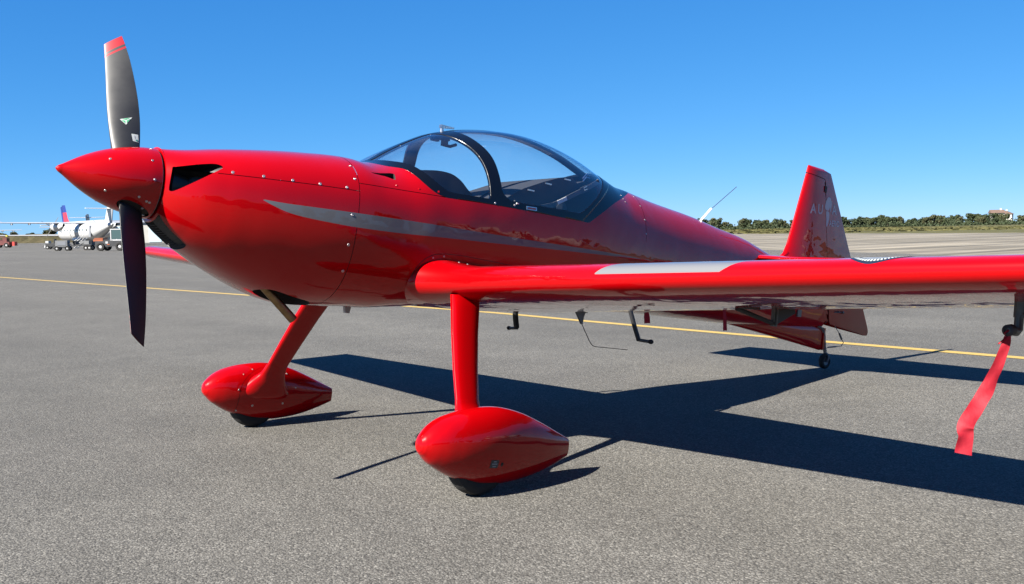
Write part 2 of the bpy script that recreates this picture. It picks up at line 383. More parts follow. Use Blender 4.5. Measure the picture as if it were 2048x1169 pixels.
def spl(pts, n=8, closed=False):
    """Catmull-Rom through the points"""
    p = np.asarray(pts, float); m = len(p); out = []
    for i in range(m if closed else m-1):
        if closed: a, b, c, d = p[i-1], p[i], p[(i+1) % m], p[(i+2) % m]
        else: a, b, c, d = p[max(i-1, 0)], p[i], p[i+1], p[min(i+2, m-1)]
        for t in np.arange(n)/n:
            out.append(.5*((2*b)+(-a+c)*t+(2*a-5*b+4*c-d)*t*t+(-a+3*b-3*c+d)*t**3))
    if not closed: out.append(p[-1])
    return np.array(out)
def grid_surface(G, closed_v=True):
    """G (nu,nv,3) -> triangle surface with normals"""
    nu, nv = G.shape[:2]
    du = np.gradient(G, axis=0)
    dv = (np.roll(G, -1, 1)-np.roll(G, 1, 1)) if closed_v else np.gradient(G, axis=1)
    Nn = np.cross(du, dv); Nn /= np.maximum(np.linalg.norm(Nn, axis=2, keepdims=True), 1e-12)
    i = np.arange(nu-1)[:, None]; j = np.arange(nv if closed_v else nv-1)[None, :]; j2 = (j+1) % nv
    a, b, c, d = i*nv+j, i*nv+j2, (i+1)*nv+j2, (i+1)*nv+j
    T = np.concatenate([np.stack([a, d, b], -1).reshape(-1, 3), np.stack([b, d, c], -1).reshape(-1, 3)])
    return G.reshape(-1, 3), Nn.reshape(-1, 3), T
def orient(S, centre_fn):
    """make triangles and normals face away from centre_fn(V)"""
    V, Nn, T = S; C = centre_fn(V); s = np.sign(((V-C)*Nn).sum(1)); s[s == 0] = 1
    if np.median(s) < 0: Nn = -Nn
    fn = np.cross(V[T[:, 1]]-V[T[:, 0]], V[T[:, 2]]-V[T[:, 0]])
    if np.median(np.sign((fn*Nn[T[:, 0]]).sum(1))) < 0: T = T[:, ::-1]
    return V, Nn, T
def pchip(x, y, q):
    x = np.asarray(x, float); y = np.asarray(y, float); q = np.asarray(q, float)
    h = np.diff(x); d = np.diff(y)/h; m = np.zeros_like(y); m[0] = d[0]; m[-1] = d[-1]
    for i in range(1, len(x)-1): m[i] = (d[i-1]*h[i]+d[i]*h[i-1])/(h[i-1]+h[i])
    i = np.clip(np.searchsorted(x, q)-1, 0, len(x)-2); t = (q-x[i])/h[i]
    return (2*t**3-3*t**2+1)*y[i]+(t**3-2*t**2+t)*h[i]*m[i]+(-2*t**3+3*t**2)*y[i+1]+(t**3-t**2)*h[i]*m[i+1]

# ================================================================== SETTING
def sheet(name, poly, z, mat, label=None, kind='structure', sub=None):
    V = [(x, y, 0) for x, y in poly]
    o = mesh_obj(name, V, [range(len(poly))], mat, smooth=False, loc=(0, 0, z)); tag(o, label, None, None, kind)
    return o
ox, oy = 0.6394, 0.7689            # horizontal view direction of the photograph, used only to lay out what lies ahead
rx, ry = 0.7689, -0.6394
def gp(d, s):
    return (-1.474+ox*d+rx*s, -5.164+oy*d+ry*s)
sheet('ground', [(-2500, -2500), (2500, -2500), (2500, 2500), (-2500, 2500)], -0.012, M['field'], 'dry grass ground reaching the horizon')
sheet('tarmac', [(-140, -90), (34.0, -90), (35.5, 12), (39, 18), (62, 70), (95, 130), (125, 190), (110, 330), (-140, 330)], 0.0, M['asphalt'], 'grey asphalt apron the red aeroplane stands on')
ap = sheet('concrete_apron', [(34.0, -90), (95, -90), (103, -20), (110, 43), (116, 62), (134, 103), (150, 150), (125, 190), (95, 130), (62, 70), (39, 18), (35.5, 12)], -0.004, M['concrete'], 'old streaky concrete apron beyond the asphalt')
# yellow taxi line, a thin strip that follows a slight curve
def strip(name, pts, w, z, mat, label):
    P = np.array(pts, float); d = np.gradient(P, axis=0); d /= np.linalg.norm(d, axis=1, keepdims=True); n = np.stack([-d[:, 1], d[:, 0]], 1)*w/2
    V = [(*(p+q), 0) for p, q in zip(P, n)]+[(*(p-q), 0) for p, q in zip(P, n)]; k = len(P)
    F = [(i, k+i, k+i+1, i+1) for i in range(k-1)]
    o = mesh_obj(name, V, F, mat, smooth=False, loc=(0, 0, z)); tag(o, label, None, None, 'structure'); return o
yl = [(8.30, -60), (8.34, -20), (8.36, -5), (8.35, -.9), (8.35, 2.23), (8.42, 5), (8.52, 7.63), (8.35, 11), (8.1, 15.49), (7.75, 23), (7.34, 32.47), (6.7, 45), (6.0, 60)]
strip('taxi_line', spl(yl, 6), .16, .004, M['yellow_line'], 'thin yellow taxi line painted across the asphalt')
strip('apron_edge_line', spl([(-10, 128), (12, 116), (27, 106), (40, 98), (60, 84)], 6), .5, .004, M['white_line'], 'pale painted line on the far side of the asphalt')

# far grass bank on the left and field tufts
def bank():
    n = 60; V = []; F = []
    a = np.array([18., 300.]); b = np.array([112., 275.]); dr = (b-a)/np.linalg.norm(b-a); nr = np.array([-dr[1], dr[0]])
    if nr@np.array([ox, oy]) < 0: nr = -nr
    prof = [(0, -.2), (2, .35), (5, 1.5), (8, 2.2), (14, 2.5), (24, 2.3), (34, -.2)]
    for i in range(n):
        p = a+(b-a)*(i/(n-1)); e = min(1, i/6, (n-1-i)/6)
        for u, z in prof:
            q = p+nr*(u+rng.normal(0, .3)); V.append((q[0], q[1], max(-.2, z*e*(1+rng.normal(0, .06)))))
    m = len(prof)
    for i in range(n-1):
        for j in range(m-1): F.append((i*m+j, (i+1)*m+j, (i+1)*m+j+1, i*m+j+1))
    o = mesh_obj('grass_bank', V, F, M['bank'], smooth=False); tag(o, 'low brown grassy bank beyond the apron on the left', None, None, 'structure')
bank()
def tufts():
    V = []; F = []
    for k in range(5200):
        d = rng.uniform(150, 330); s = rng.uniform(-20, 110)
        x, y = gp(d, s)
        if x < 112+max(0, (y-50))*.35: continue
        h = rng.uniform(.06, .22); w = rng.uniform(.3, .9); a = rng.uniform(0, math.pi); c, t = math.cos(a)*w, math.sin(a)*w; b = len(V)
        V += [(x-c, y-t, -.02), (x+c, y+t, -.02), (x+c*.5+rng.normal(0, .1), y+t*.5, h), (x-c*.6, y-t*.6, h*.8)]; F.append((b, b+1, b+2, b+3))
    o = mesh_obj('grass_tufts', V, F, M['field'], smooth=False); tag(o, 'dry grass tufts on the field before the trees', None, None, 'stuff')
tufts()

# ------------------------------------------------------------------ trees
def leaf_mat(name, c1, c2):
    m, nt, p = nodes(name); p.inputs['Roughness'].default_value = .75; p.inputs['Specular IOR Level'].default_value = .2
    oi = N(nt, 'ShaderNodeNewGeometry'); cr = N(nt, 'ShaderNodeValToRGB'); e = cr.color_ramp.elements
    e[0].color = (*c1, 1); e[1].color = (*c2, 1)
    nt.links.new(oi.outputs['Random Per Island'], cr.inputs[0]); nt.links.new(cr.outputs[0], p.inputs['Base Color'])
    return m
LEAF = [leaf_mat('leaf_dark', (.018, .027, .013), (.032, .042, .018)), leaf_mat('leaf_mid', (.024, .033, .014), (.042, .050, .021)), leaf_mat('leaf_olive', (.033, .038, .017), (.056, .055, .026))]
BARK = simple('bark', (.10, .08, .06), .9, var=.3)
def crown_mesh(seed, wd, ht, nleaf=900, leaf=.34):
    r = np.random.default_rng(seed); V = []; F = []
    blobs = [(r.uniform(-.55, .55)*wd, r.uniform(-.55, .55)*wd, ht*r.uniform(.32, .82), r.uniform(.24, .44)*wd) for _ in range(11)]
    for k in range(nleaf):
        b = blobs[r.integers(len(blobs))]; d = r.normal(size=3); d /= np.linalg.norm(d); rad = b[3]*r.uniform(.55, 1.08)
        p = np.array([b[0], b[1], b[2]])+d*rad*np.array([1, 1, .85])
        if p[2] < .12*ht: p[2] = .12*ht+r.uniform(0, .2)
        a = r.normal(size=3); a /= np.linalg.norm(a); c = np.cross(a, d+r.normal(0, .5, 3)); c /= max(np.linalg.norm(c), 1e-6)
        s = leaf*r.uniform(.6, 1.4); n = len(V)
        V += [tuple(p-a*s-c*s*.3), tuple(p+c*s*.7), tuple(p+a*s+c*s*.2), tuple(p-c*s*.8)]; F.append((n, n+1, n+2, n+3))
    return V, F
TREE_PROTO = []
for i in range(7):
    w_, h_ = [(2.6, 4.6), (3.0, 5.4), (2.2, 5.0), (3.4, 5.2), (2.4, 3.9), (2.9, 6.2), (1.9, 4.2)][i]
    V, F = crown_mesh(20+i, w_, h_); cm = bpy.data.meshes.new('crown'); cm.from_pydata(V, [], F); cm.update(); cm.materials.append(LEAF[i % 3])
    t = MB(); t.tube([(0, 0, -.2), (.05, .05, h_*.3), (.1, -.05, h_*.6)], [.22, .16, .07], 7)
    for a in range(3):
        an = a*2.1+i; t.tube([(.05, .05, h_*.28), (math.cos(an)*w_*.3, math.sin(an)*w_*.3, h_*.6)], [.1, .04], 5)
    tm = bpy.data.meshes.new('trunk'); tm.from_pydata(t.v, [], t.f); tm.update(); tm.materials.append(BARK)
    TREE_PROTO.append((cm, tm))
def tree(x, y, k, sc, rz, label, group):
    e = empty('broadleaf_tree', (x, y, 0), (0, 0, rz)); e.scale = (sc*random.uniform(.9, 1.15), sc*random.uniform(.9, 1.15), sc)
    for nm, me in (('crown', TREE_PROTO[k][0]), ('trunk', TREE_PROTO[k][1])):
        o = bpy.data.objects.new(nm, me); COL.objects.link(o); o.parent = e
    tag(e, label, 'tree', group)
TL = ['dark green broadleaf tree in the far tree line across the field', 'mid green broadleaf tree in the far tree line across the field', 'olive green broadleaf tree in the far tree line across the field']
def tree_row(p0, p1, n, s0, s1, depth, group, labs):
    for i in range(n):
        t = (i+random.uniform(-.35, .35))/(n-1); q = random.uniform(0, depth)
        x = p0[0]+(p1[0]-p0[0])*t+ox*q; y = p0[1]+(p1[1]-p0[1])*t+oy*q
        k = random.randrange(7); tree(x, y, k, random.uniform(s0, s1)*(1+q/300), random.uniform(0, 6.28), labs[k % 3], group)
tree_row(gp(330, 54), gp(330, 178), 70, .44, .66, 12, 'trees along the far side of the field', TL)
tree_row(gp(352, 50), gp(352, 190), 66, .58, .78, 20, 'trees along the far side of the field', TL)
LL = ['dark green tree on the skyline above the grassy bank', 'mid green tree on the skyline above the grassy bank', 'olive green tree on the skyline above the grassy bank']
tree_row(gp(335, -172), gp(345, -128), 22, .55, .85, 14, 'trees on the skyline behind the grassy bank', LL)
def thicket():
    r = np.random.default_rng(5); V = []; F = []
    for k in range(15000):
        d = r.uniform(326, 350); s = r.uniform(50, 182); x, y = gp(d, s); z = abs(r.normal(0, .75))*(.75+.35*math.sin(s*.9)+.25*math.sin(s*.31+1)); a = r.normal(size=3); a /= np.linalg.norm(a)
        c = np.cross(a, r.normal(size=3)); c /= np.linalg.norm(c); h = r.uniform(.2, .42); p = np.array([x, y, z+.15]); n = len(V)
        V += [tuple(p-a*h), tuple(p+c*h*.7), tuple(p+a*h), tuple(p-c*h*.7)]; F.append((n, n+1, n+2, n+3))
    o = mesh_obj('thicket', V, F, LEAF[0], smooth=False); tag(o, 'dark low undergrowth along the foot of the far tree line', None, None, 'stuff')
thicket()
# houses between the trees at the right
TILE = simple('roof_tile', (.12, .075, .055), .8, var=.2, vscale=2); RENDER = simple('white_render', (.42, .41, .38), .8, var=.06, vscale=1); WIN = simple('window_dark', (.03, .04, .05), .2)
def house(x, y, rz, w, d, h, label):
    e = empty('house', (x, y, 0), (0, 0, rz)); tag(e, label, 'house')
    MB().box((0, 0, h/2), (w, d, h)).build('wall', RENDER, e)
    rf = MB().prism([(-d/2-.4, h), (d/2+.4, h), (0, h+d*.28)], -w/2-.3, w/2+.3, axis=0).build('roof', TILE, e)
    MB().box((w*.3, 0, h+d*.25), (.6, .6, 1.4)).build('chimney', RENDER, rf)
    for k in (-.3, 0, .3): MB().box((w*k, -d/2-.01, h*.6), (1.1, .08, 1.2)).build('window', WIN, e)
x, y = gp(390, 186); house(x, y, -.9, 4.6, 4.5, 4.3, 'small white house with tiled roof among the far trees')
x, y = gp(398, 193.5); house(x, y, .3, 4.2, 4.5, 3.9, 'white gabled house right of the tiled one among the trees')

# ================================================================== THE RED AEROPLANE
# body axes: X aft from the spinner tip, Y to starboard, Z up, all relative to the thrust line
TH, Z0 = 0.156, 1.633
BASE = np.array([1.79, 0, -1.371])                      # between the main wheels on the ground
plane = empty('aerobatic_aeroplane', (1.557, 0, 0), (0, TH, 0))
tag(plane, 'glossy red low wing aerobatic aeroplane with bubble canopy parked on asphalt', 'aeroplane')
def surf(name, S, mat, parent, off=0.0):
    """a cut surface as one part; off moves it along its normals"""
    V, Nn, T = S
    return mesh_obj(name, V+Nn*off-BASE, T, mat, parent, normals=Nn)
def PB(mb, name, mat, parent, smooth=False, ang=40): return mb.build(name, mat, parent, smooth, ang, off=BASE)
SEC = np.array([[ 0.465, 0.192, 0.183,-0.186, 0.   , 2.   , 2.   ],
 [ 0.49 , 0.215, 0.185,-0.208, 0.   , 2.1  , 2.2  ],
 [ 0.6  , 0.3  , 0.201,-0.287,-0.01 , 2.3  , 2.3  ],
 [ 0.73 , 0.36 , 0.228,-0.358,-0.02 , 2.5  , 2.4  ],
 [ 0.87 , 0.405, 0.253,-0.425,-0.02 , 2.6  , 2.4  ],
 [ 1.06 , 0.45 , 0.283,-0.497,-0.02 , 2.6  , 2.4  ],
 [ 1.2  , 0.475, 0.301,-0.529,-0.02 , 2.6  , 2.5  ],
 [ 1.45 , 0.51 , 0.322,-0.525,-0.02 , 2.6  , 2.6  ],
 [ 1.56 , 0.52 , 0.318,-0.517,-0.02 , 2.5  , 2.7  ],
 [ 1.7  , 0.53 , 0.352,-0.511,-0.02 , 2.4  , 2.8  ],
 [ 1.82 , 0.54 , 0.432,-0.497,-0.02 , 2.3  , 2.8  ],
 [ 1.96 , 0.545, 0.518,-0.479,-0.02 , 2.2  , 2.8  ],
 [ 2.1  , 0.55 , 0.59 ,-0.457,-0.02 , 2.2  , 2.8  ],
 [ 2.24 , 0.55 , 0.64 ,-0.433,-0.02 , 2.2  , 2.8  ],
 [ 2.4  , 0.55 , 0.678,-0.407,-0.02 , 2.2  , 2.8  ],
 [ 2.75 , 0.535, 0.719,-0.391,-0.02 , 2.2  , 2.8  ],
 [ 2.98 , 0.52 , 0.704,-0.382,-0.02 , 2.2  , 2.8  ],
 [ 3.2  , 0.497, 0.662,-0.372,-0.02 , 2.2  , 2.8  ],
 [ 3.45 , 0.462, 0.584,-0.361,-0.02 , 2.2  , 2.7  ],
 [ 3.6  , 0.437, 0.542,-0.356,-0.02 , 2.2  , 2.7  ],
 [ 3.75 , 0.41 , 0.529,-0.349,-0.02 , 2.2  , 2.6  ],
 [ 4.   , 0.37 , 0.501,-0.337,-0.02 , 2.2  , 2.6  ],
 [ 4.6  , 0.285, 0.453,-0.328,-0.01 , 2.2  , 2.6  ],
 [ 4.9  , 0.245, 0.416,-0.324, 0.   , 2.2  , 2.6  ],
 [ 5.2  , 0.205, 0.386,-0.318, 0.   , 2.2  , 2.6  ],
 [ 5.6  , 0.15 , 0.306,-0.302, 0.   , 2.1  , 2.5  ],
 [ 5.9  , 0.11 , 0.249,-0.283, 0.   , 2.1  , 2.5  ],
 [ 6.5  , 0.045, 0.164,-0.235,-0.03 , 2.   , 2.2  ]])

def sec(X): return [pchip(SEC[:, 0], SEC[:, k], X) for k in range(1, 7)]
def ring(X, a):
    W, T, B, Mz, nu, nl = sec(X); c, s = np.cos(a), np.sin(a); n = np.where(s >= 0, nu, nl)
    H = np.where(s >= 0, T-Mz, Mz-B); r = ((np.abs(c)/W)**n+(np.abs(s)/H)**n)**(-1/n)
    return X+0*a, -r*c, Mz+r*s
def surf_at(X, Z, side=-1, off=0.0):
    """point and normal of the hull at station X and height Z, port side by default"""
    X = np.atleast_1d(np.asarray(X, float)); Z = np.atleast_1d(np.asarray(Z, float))
    def yy(X, Z):
        W, T, B, Mz, nu, nl = sec(X); up = Z >= Mz; n = np.where(up, nu, nl); H = np.where(up, T-Mz, Mz-B)
        return W*np.maximum(1-(np.abs(Z-Mz)/H)**n, 0)**(1/n)
    y = yy(X, Z); e = 1e-3; dx = (yy(X+e, Z)-yy(X-e, Z))/(2*e); dz = (yy(X, Z+e)-yy(X, Z-e))/(2*e)
    n = np.stack([-dx, np.ones_like(dx), -dz], 1); n /= np.linalg.norm(n, axis=1, keepdims=True)
    P = np.stack([X, y, Z], 1)
    P[:, 1] *= side; n[:, 1] *= side
    return P+n*off, n
XS = np.concatenate([np.linspace(.465, .75, 60), np.linspace(.755, 3.9, 380), np.linspace(3.91, 6.5, 170)])
AS = np.linspace(0, 2*np.pi, 300, endpoint=False)+.0031
# denser near the sides so the superellipse corners stay smooth
XX, AA = np.meshgrid(XS, AS, indexing='ij')
HULL = orient(grid_surface(np.stack(ring(XX, AA), -1)), lambda V: np.stack([V[:, 0], 0*V[:, 0], 0*V[:, 0]], 1))
XZ = lambda V: V[:, [0, 2]]
cowl, rest = split(HULL, lambda V: 1.385-V[:, 0])
# --- canopy frame outline, glass outlines (side view, both sides alike)
lowK = spl([(1.600, .322), (1.605, .308), (1.648, .294), (1.713, .289), (1.737, .278), (1.763, .249), (1.802, .207), (1.856, .170), (1.915, .153), (1.98, .1525), (2.3, .163), (2.5, .167), (2.8, .173), (3.073, .178)], 6)
K = np.concatenate([[(1.595, 1)], [(1.597, .36)], lowK, spl([(3.073, .178), (3.192, .250), (3.397, .362), (3.712, .486), (3.79, .515)], 5)[1:], [(3.80, 1)]])
black, hull_red = split(rest, lambda V: sdpoly(XZ(V), K))
SEAM2 = np.array([(3.0, .16), (3.019, .187), (3.146, .29), (3.293, .40), (3.428, .49), (3.53, .56), (3.55, 1), (1.0, 1), (1.0, -1), (2.9, -1)])
canopy_all, fairing = split(black, lambda V: sdpoly(XZ(V), SEAM2))
fr_edge = spl([(2.242, .215), (2.243, .25), (2.243, .294), (2.237, .369), (2.222, .434), (2.198, .486), (2.157, .54), (2.10, .60), (2.07, .66)], 5)
W1 = np.concatenate([[(2.07, 1), (1.655, 1), (1.655, .37)], spl([(1.655, .37), (1.713, .343), (1.743, .334), (1.775, .322), (1.805, .294), (1.851, .256), (1.911, .209), (1.973, .189), (2.108, .191), (2.232, .195)], 5), fr_edge])
rr_edge = spl([(2.218, .66), (2.222, .613), (2.238, .585), (2.262, .548), (2.294, .495), (2.313, .438), (2.323, .354), (2.329, .279), (2.342, .240), (2.385, .211)], 5)
W2 = np.concatenate([[(2.218, 1)], rr_edge, spl([(2.464, .210), (2.715, .2195), (2.94, .226), (2.985, .230), (3.02, .246), (3.095, .295), (3.195, .371), (3.273, .436), (3.35, .505), (3.44, .585)], 5), [(3.46, 1)]])
def glassf(V):
    g = np.maximum(sdpoly(XZ(V), W1), sdpoly(XZ(V), W2))
    return np.minimum(g, np.abs(V[:, 1])-np.where(V[:, 0] < 2.2, .030, .034))
glass, frame = split(canopy_all, glassf)

# --- paint stripe and recessed openings on the side
STR = np.concatenate([spl([(.872, -.022), (.969, -.026), (1.071, -.0255), (1.382, -.019), (1.792, -.0125), (1.959, -.011), (2.319, -.007), (2.726, .001), (3.195, .014), (3.525, .021), (3.93, .0325)], 5),
                      spl([(3.93, .0315), (3.527, .010), (3.198, -.009), (2.731, -.034), (2.325, -.056), (1.967, -.073), (1.645, -.089), (1.391, -.094), (1.211, -.089), (1.077, -.080), (.999, -.067), (.921, -.042)], 5)])
INT = spl([(.489, .082), (.50, .084), (.56, .101), (.601, .112), (.655, .123), (.682, .122), (.697, .113), (.684, .098), (.638, .065), (.567, .012), (.505, -.034), (.487, -.040), (.480, -.03), (.481, .02)], 4, True)
DUCT = np.array([(1.462, .219), (1.56, .231), (1.622, .243), (1.648, .244), (1.640, .222), (1.632, .203), (1.575, .2155)])
def recess(name, S, poly_f, depth, mat, parent, wallmat, lip=True):
    """cut an opening out of S and close it with a sunk floor and side walls"""
    hole, rem = split(S, poly_f)
    V, Nn, T = hole; d = depth(V, np.maximum(poly_f(V), 0))
    fl = V-Nn*d[:, None]
    E = np.sort(np.concatenate([T[:, [0, 1]], T[:, [1, 2]], T[:, [2, 0]]]), 1); uq, cn = np.unique(E, axis=0, return_counts=True); be = uq[cn == 1]
    k = len(V); VV = np.concatenate([fl, V]); F = [tuple(t) for t in T]+[(a, b, b+k, a+k) for a, b in be]
    mesh_obj(name, VV-BASE, F, mat, parent, smooth=False)
    return rem
side_f = lambda poly: (lambda V: np.minimum(sdpoly(XZ(V), poly), np.abs(V[:, 1])-.05))

stripe_c, cowl = split(cowl, lambda V: sdpoly(XZ(V), STR))
stripe_f, hull_red = split(hull_red, lambda V: sdpoly(XZ(V), STR))
# seams: narrow bands that are sunk a little; s is a signed distance, ext > 0 where the seam runs
def seam(S, s, ext, hw=.0019):
    inb, out1 = split(S, lambda V: s(V)+hw); out2, inb = split(inb, lambda V: s(V)-hw)
    band, out3 = split(inb, ext); return band, merge(out1, out2, out3)
cl_line = spl([(.60, .072), (.66, .075), (.737, .078), (.962, .086), (1.169, .094), (1.45, .1005)], 6)
tp_line = spl([(1.30, .140), (1.64, .149), (2.05, .1545)], 6)
along = lambda ln: (lambda V: V[:, 2]-np.interp(V[:, 0], ln[:, 0], ln[:, 1]))
g1 = []; g2 = []; g3 = []
for sg in (-1, 1):
    b_, cowl = seam(cowl, along(cl_line), lambda V: np.minimum(V[:, 0]-.672, V[:, 1]*sg-.1)); g1.append(b_)
    b_, hull_red = seam(hull_red, along(tp_line), lambda V: np.minimum(1.955-V[:, 0], V[:, 1]*sg-.1)); g2.append(b_)
    rs = np.array([(.10, 3.71), (.145, 3.717), (.301, 3.744), (.41, 3.758), (.489, 3.785), (.62, 3.80)])
    b_, hull_red = seam(hull_red, lambda V: V[:, 0]-np.interp(V[:, 2], rs[:, 0], rs[:, 1]), lambda V: np.minimum(V[:, 2]-.145, V[:, 1]*sg)); g3.append(b_)
fw = split(hull_red, lambda V: 1.3885-V[:, 0]); g4, hull_red = fw
intake_pair = []
COWL = mesh_obj('engine_cowling', [(0, 0, 0)], [], None, plane)   # filled in after the openings are cut
def dep_in(V, f): return np.clip(f*5, 0, 1)*np.interp(V[:, 0], [.48, .54, .60, .70], [.05, .09, .055, .012])
for sgn in (-1, 1):
    fI = lambda V: np.minimum(sdpoly(XZ(V), INT), V[:, 1]*sgn-.05)
    cowl = recess('cooling_intake', cowl, fI, lambda V, f: np.interp(V[:, 0], [.48, .54, .61, .70], [.035, .075, .05, .012]), M['intake_black'], COWL, None)
# chin grille under the nose, cut in plan/height on the lower surface
GR = np.array([(.474, -.125), (.474, .125), (.53, .128), (.60, .130), (.63, .128), (.645, .10), (.635, -.10), (.63, -.128), (.60, -.130), (.53, -.128)])
fG = lambda V: np.minimum(sdpoly(V[:, [0, 1]], GR)+.0, -.12-V[:, 2])
cowl = recess('chin_intake', cowl, fG, lambda V, f: np.full(len(V), .035), M['black'], COWL, None)
EXH = spl([(1.03, -.10), (1.06, -.20), (1.15, -.235), (1.30, -.22), (1.345, -.13), (1.30, -.05), (1.12, -.04)], 5, True)
cowl = recess('exhaust_opening', cowl, lambda V: np.minimum(sdpoly(V[:, [0, 1]], EXH), -.2-V[:, 2]), lambda V, f: np.full(len(V), .06), M['gap'], COWL, None)
for sgn in (-1,):
    hull_red = recess('air_duct', hull_red, lambda V: np.minimum(sdpoly(XZ(V), DUCT), V[:, 1]*sgn-.05), lambda V, f: np.interp(V[:, 0], [1.46, 1.63, 1.65], [.002, .03, .03]), M['gap'], plane, None)

def fill(o, S, mat, off=0.0):
    V, Nn, T = S; me = o.data; me.clear_geometry(); me.from_pydata((V+Nn*off-BASE).tolist(), [], T.tolist()); me.update()
    me.materials.clear(); me.materials.append(mat)
    me.polygons.foreach_set('use_smooth', [True]*len(me.polygons)); me.normals_split_custom_set_from_vertices([tuple(n) for n in Nn])
fill(COWL, cowl, M['red'])
for h in split(stripe_c, lambda V: V[:, 1]): surf('silver_stripe', h, M['silver'], COWL)
for h in g1: surf('panel_gap', h, M['gap'], COWL, -.003)
FUS = surf('fuselage', hull_red, M['red'], plane)
for h in split(stripe_f, lambda V: V[:, 1]): surf('silver_stripe', h, M['silver'], FUS)
for h in g2+g3+[g4]: surf('panel_gap', h, M['gap'], FUS, -.003)
surf('canopy_fairing', fairing, M['black_gloss'], plane)
# frame with real thickness
FR = surf('canopy_frame', frame, M['black_gloss'], plane)
so_ = FR.modifiers.new('thickness', 'SOLIDIFY'); so_.thickness = .018; so_.offset = -1; so_.use_rim = True
GL = surf('canopy_glass', glass, M['glass'], plane, -.003)

# slats of the chin grille
for k in range(11):
    x = .495+k*.0135
    W, T_, B_, Mz, nu, nl = [float(v) for v in sec(np.array([x]))]
    pts = []
    for y in np.linspace(-.118, .118, 9):
        z = Mz-(Mz-B_)*max(1-(abs(y)/W)**nl, 0)**(1/nl); pts.append((x, y, z+.006))
    PB(MB().tube(pts, .0024, 6, flat=.6), 'grille_slat', M['black'], COWL)

# screws
SCREW = {}
def screw(P, n, r, parent, mat=None, name='screw'):
    key = (r, mat)
    if key not in SCREW:
        m = MB(); m.lathe([(-.002, 0.0001), (-.002, r*1.25), (.0006, r*1.25), (.0006, r), (.0018, r*.85), (.0022, r*.45), (.0008, r*.3), (.0008, .0001)], axis='z', n=14)
        me = bpy.data.meshes.new('screw'); me.from_pydata(m.v, [], m.f); me.update(); me.materials.append(mat or M['screw']); SCREW[key] = me
    o = bpy.data.objects.new(name, SCREW[key]); COL.objects.link(o); o.parent = parent
    o.location = Vector(np.asarray(P)-BASE); o.rotation_euler = Vector(n).to_track_quat('Z', 'Y').to_euler(); return o
for sd_ in (-1, 1):
    for x, z in [(.738, .091), (.882, .094), (1.026, .097), (1.169, .102), (1.315, .108), (1.367, .163), (1.372, .238), (1.352, -.033), (1.356, -.191), (1.366, -.330)]:
        p, n = surf_at(x, z, sd_); screw(p[0], n[0], .0066, COWL)
    for x, z in [(1.625, .172), (1.759, .174), (1.88, .177)]:
        p, n = surf_at(x, z, sd_); screw(p[0], n[0], .0058, FUS, M['red'])
    for x, z in [(2.271, .176), (2.419, .187)]:
        p, n = surf_at(x, z, sd_); screw(p[0], n[0], .006, FR)
    for x, z in [(3.75, .40), (3.738, .30), (3.725, .20), (3.76, .47)]:
        p, n = surf_at(x, z, sd_); screw(p[0], n[0], .005, FUS)
    for x, z in [(3.545, .44), (3.545, .415), (3.555, .395)]:
        p, n = surf_at(x, z, sd_); screw(p[0], n[0], .004, plane)
    for x, z in [(1.785, -.352), (1.79, -.285), (1.875, -.195), (1.945, -.178)]:
        p, n = surf_at(x, z, sd_); screw(p[0], n[0], .0045, FUS)
# wing root fairing outline
rf_line = spl([(1.775, -.36), (1.772, -.30), (1.80, -.235), (1.86, -.185), (1.945, -.165), (2.05, -.160), (2.20, -.163), (2.5, -.172)], 8)
Pn, Nn_ = surf_at(rf_line[:, 0], rf_line[:, 1], -1, .0005)
for sd_ in (-1, 1):
    Pn, Nn_ = surf_at(rf_line[:, 0], rf_line[:, 1], sd_, .0006)
    PB(MB().tube([tuple(p) for p in Pn], .0016, 5), 'fairing_edge', M['gap'], FUS)
# canopy latch and pin
p, n = surf_at([2.513, 2.598, 2.598, 2.513], [.196, .2005, .180, .176], -1, .002)
lt = MB(); q, _ = surf_at([2.513, 2.598, 2.598, 2.513], [.196, .2005, .180, .176], -1, -.004)
lt.add(list(p)+list(q), [(0, 1, 2, 3), (7, 6, 5, 4), (0, 4, 5, 1), (1, 5, 6, 2), (2, 6, 7, 3), (3, 7, 4, 0)])
PB(lt, 'latch_handle', M['steel'], FR)
p, n = surf_at([2.522, 2.592, 2.590, 2.520], [.1915, .1955, .184, .180], -1, .0035)
PB(MB().add(p, [(0, 1, 2, 3)]), 'latch_insert', simple('latch_red', (.22, .07, .07), .3, metal=.5), FR)
p, n = surf_at(2.44, .199, -1, .003); PB(MB().box(p[0], (.016, .008, .007)), 'latch_pin', M['white'], FR)

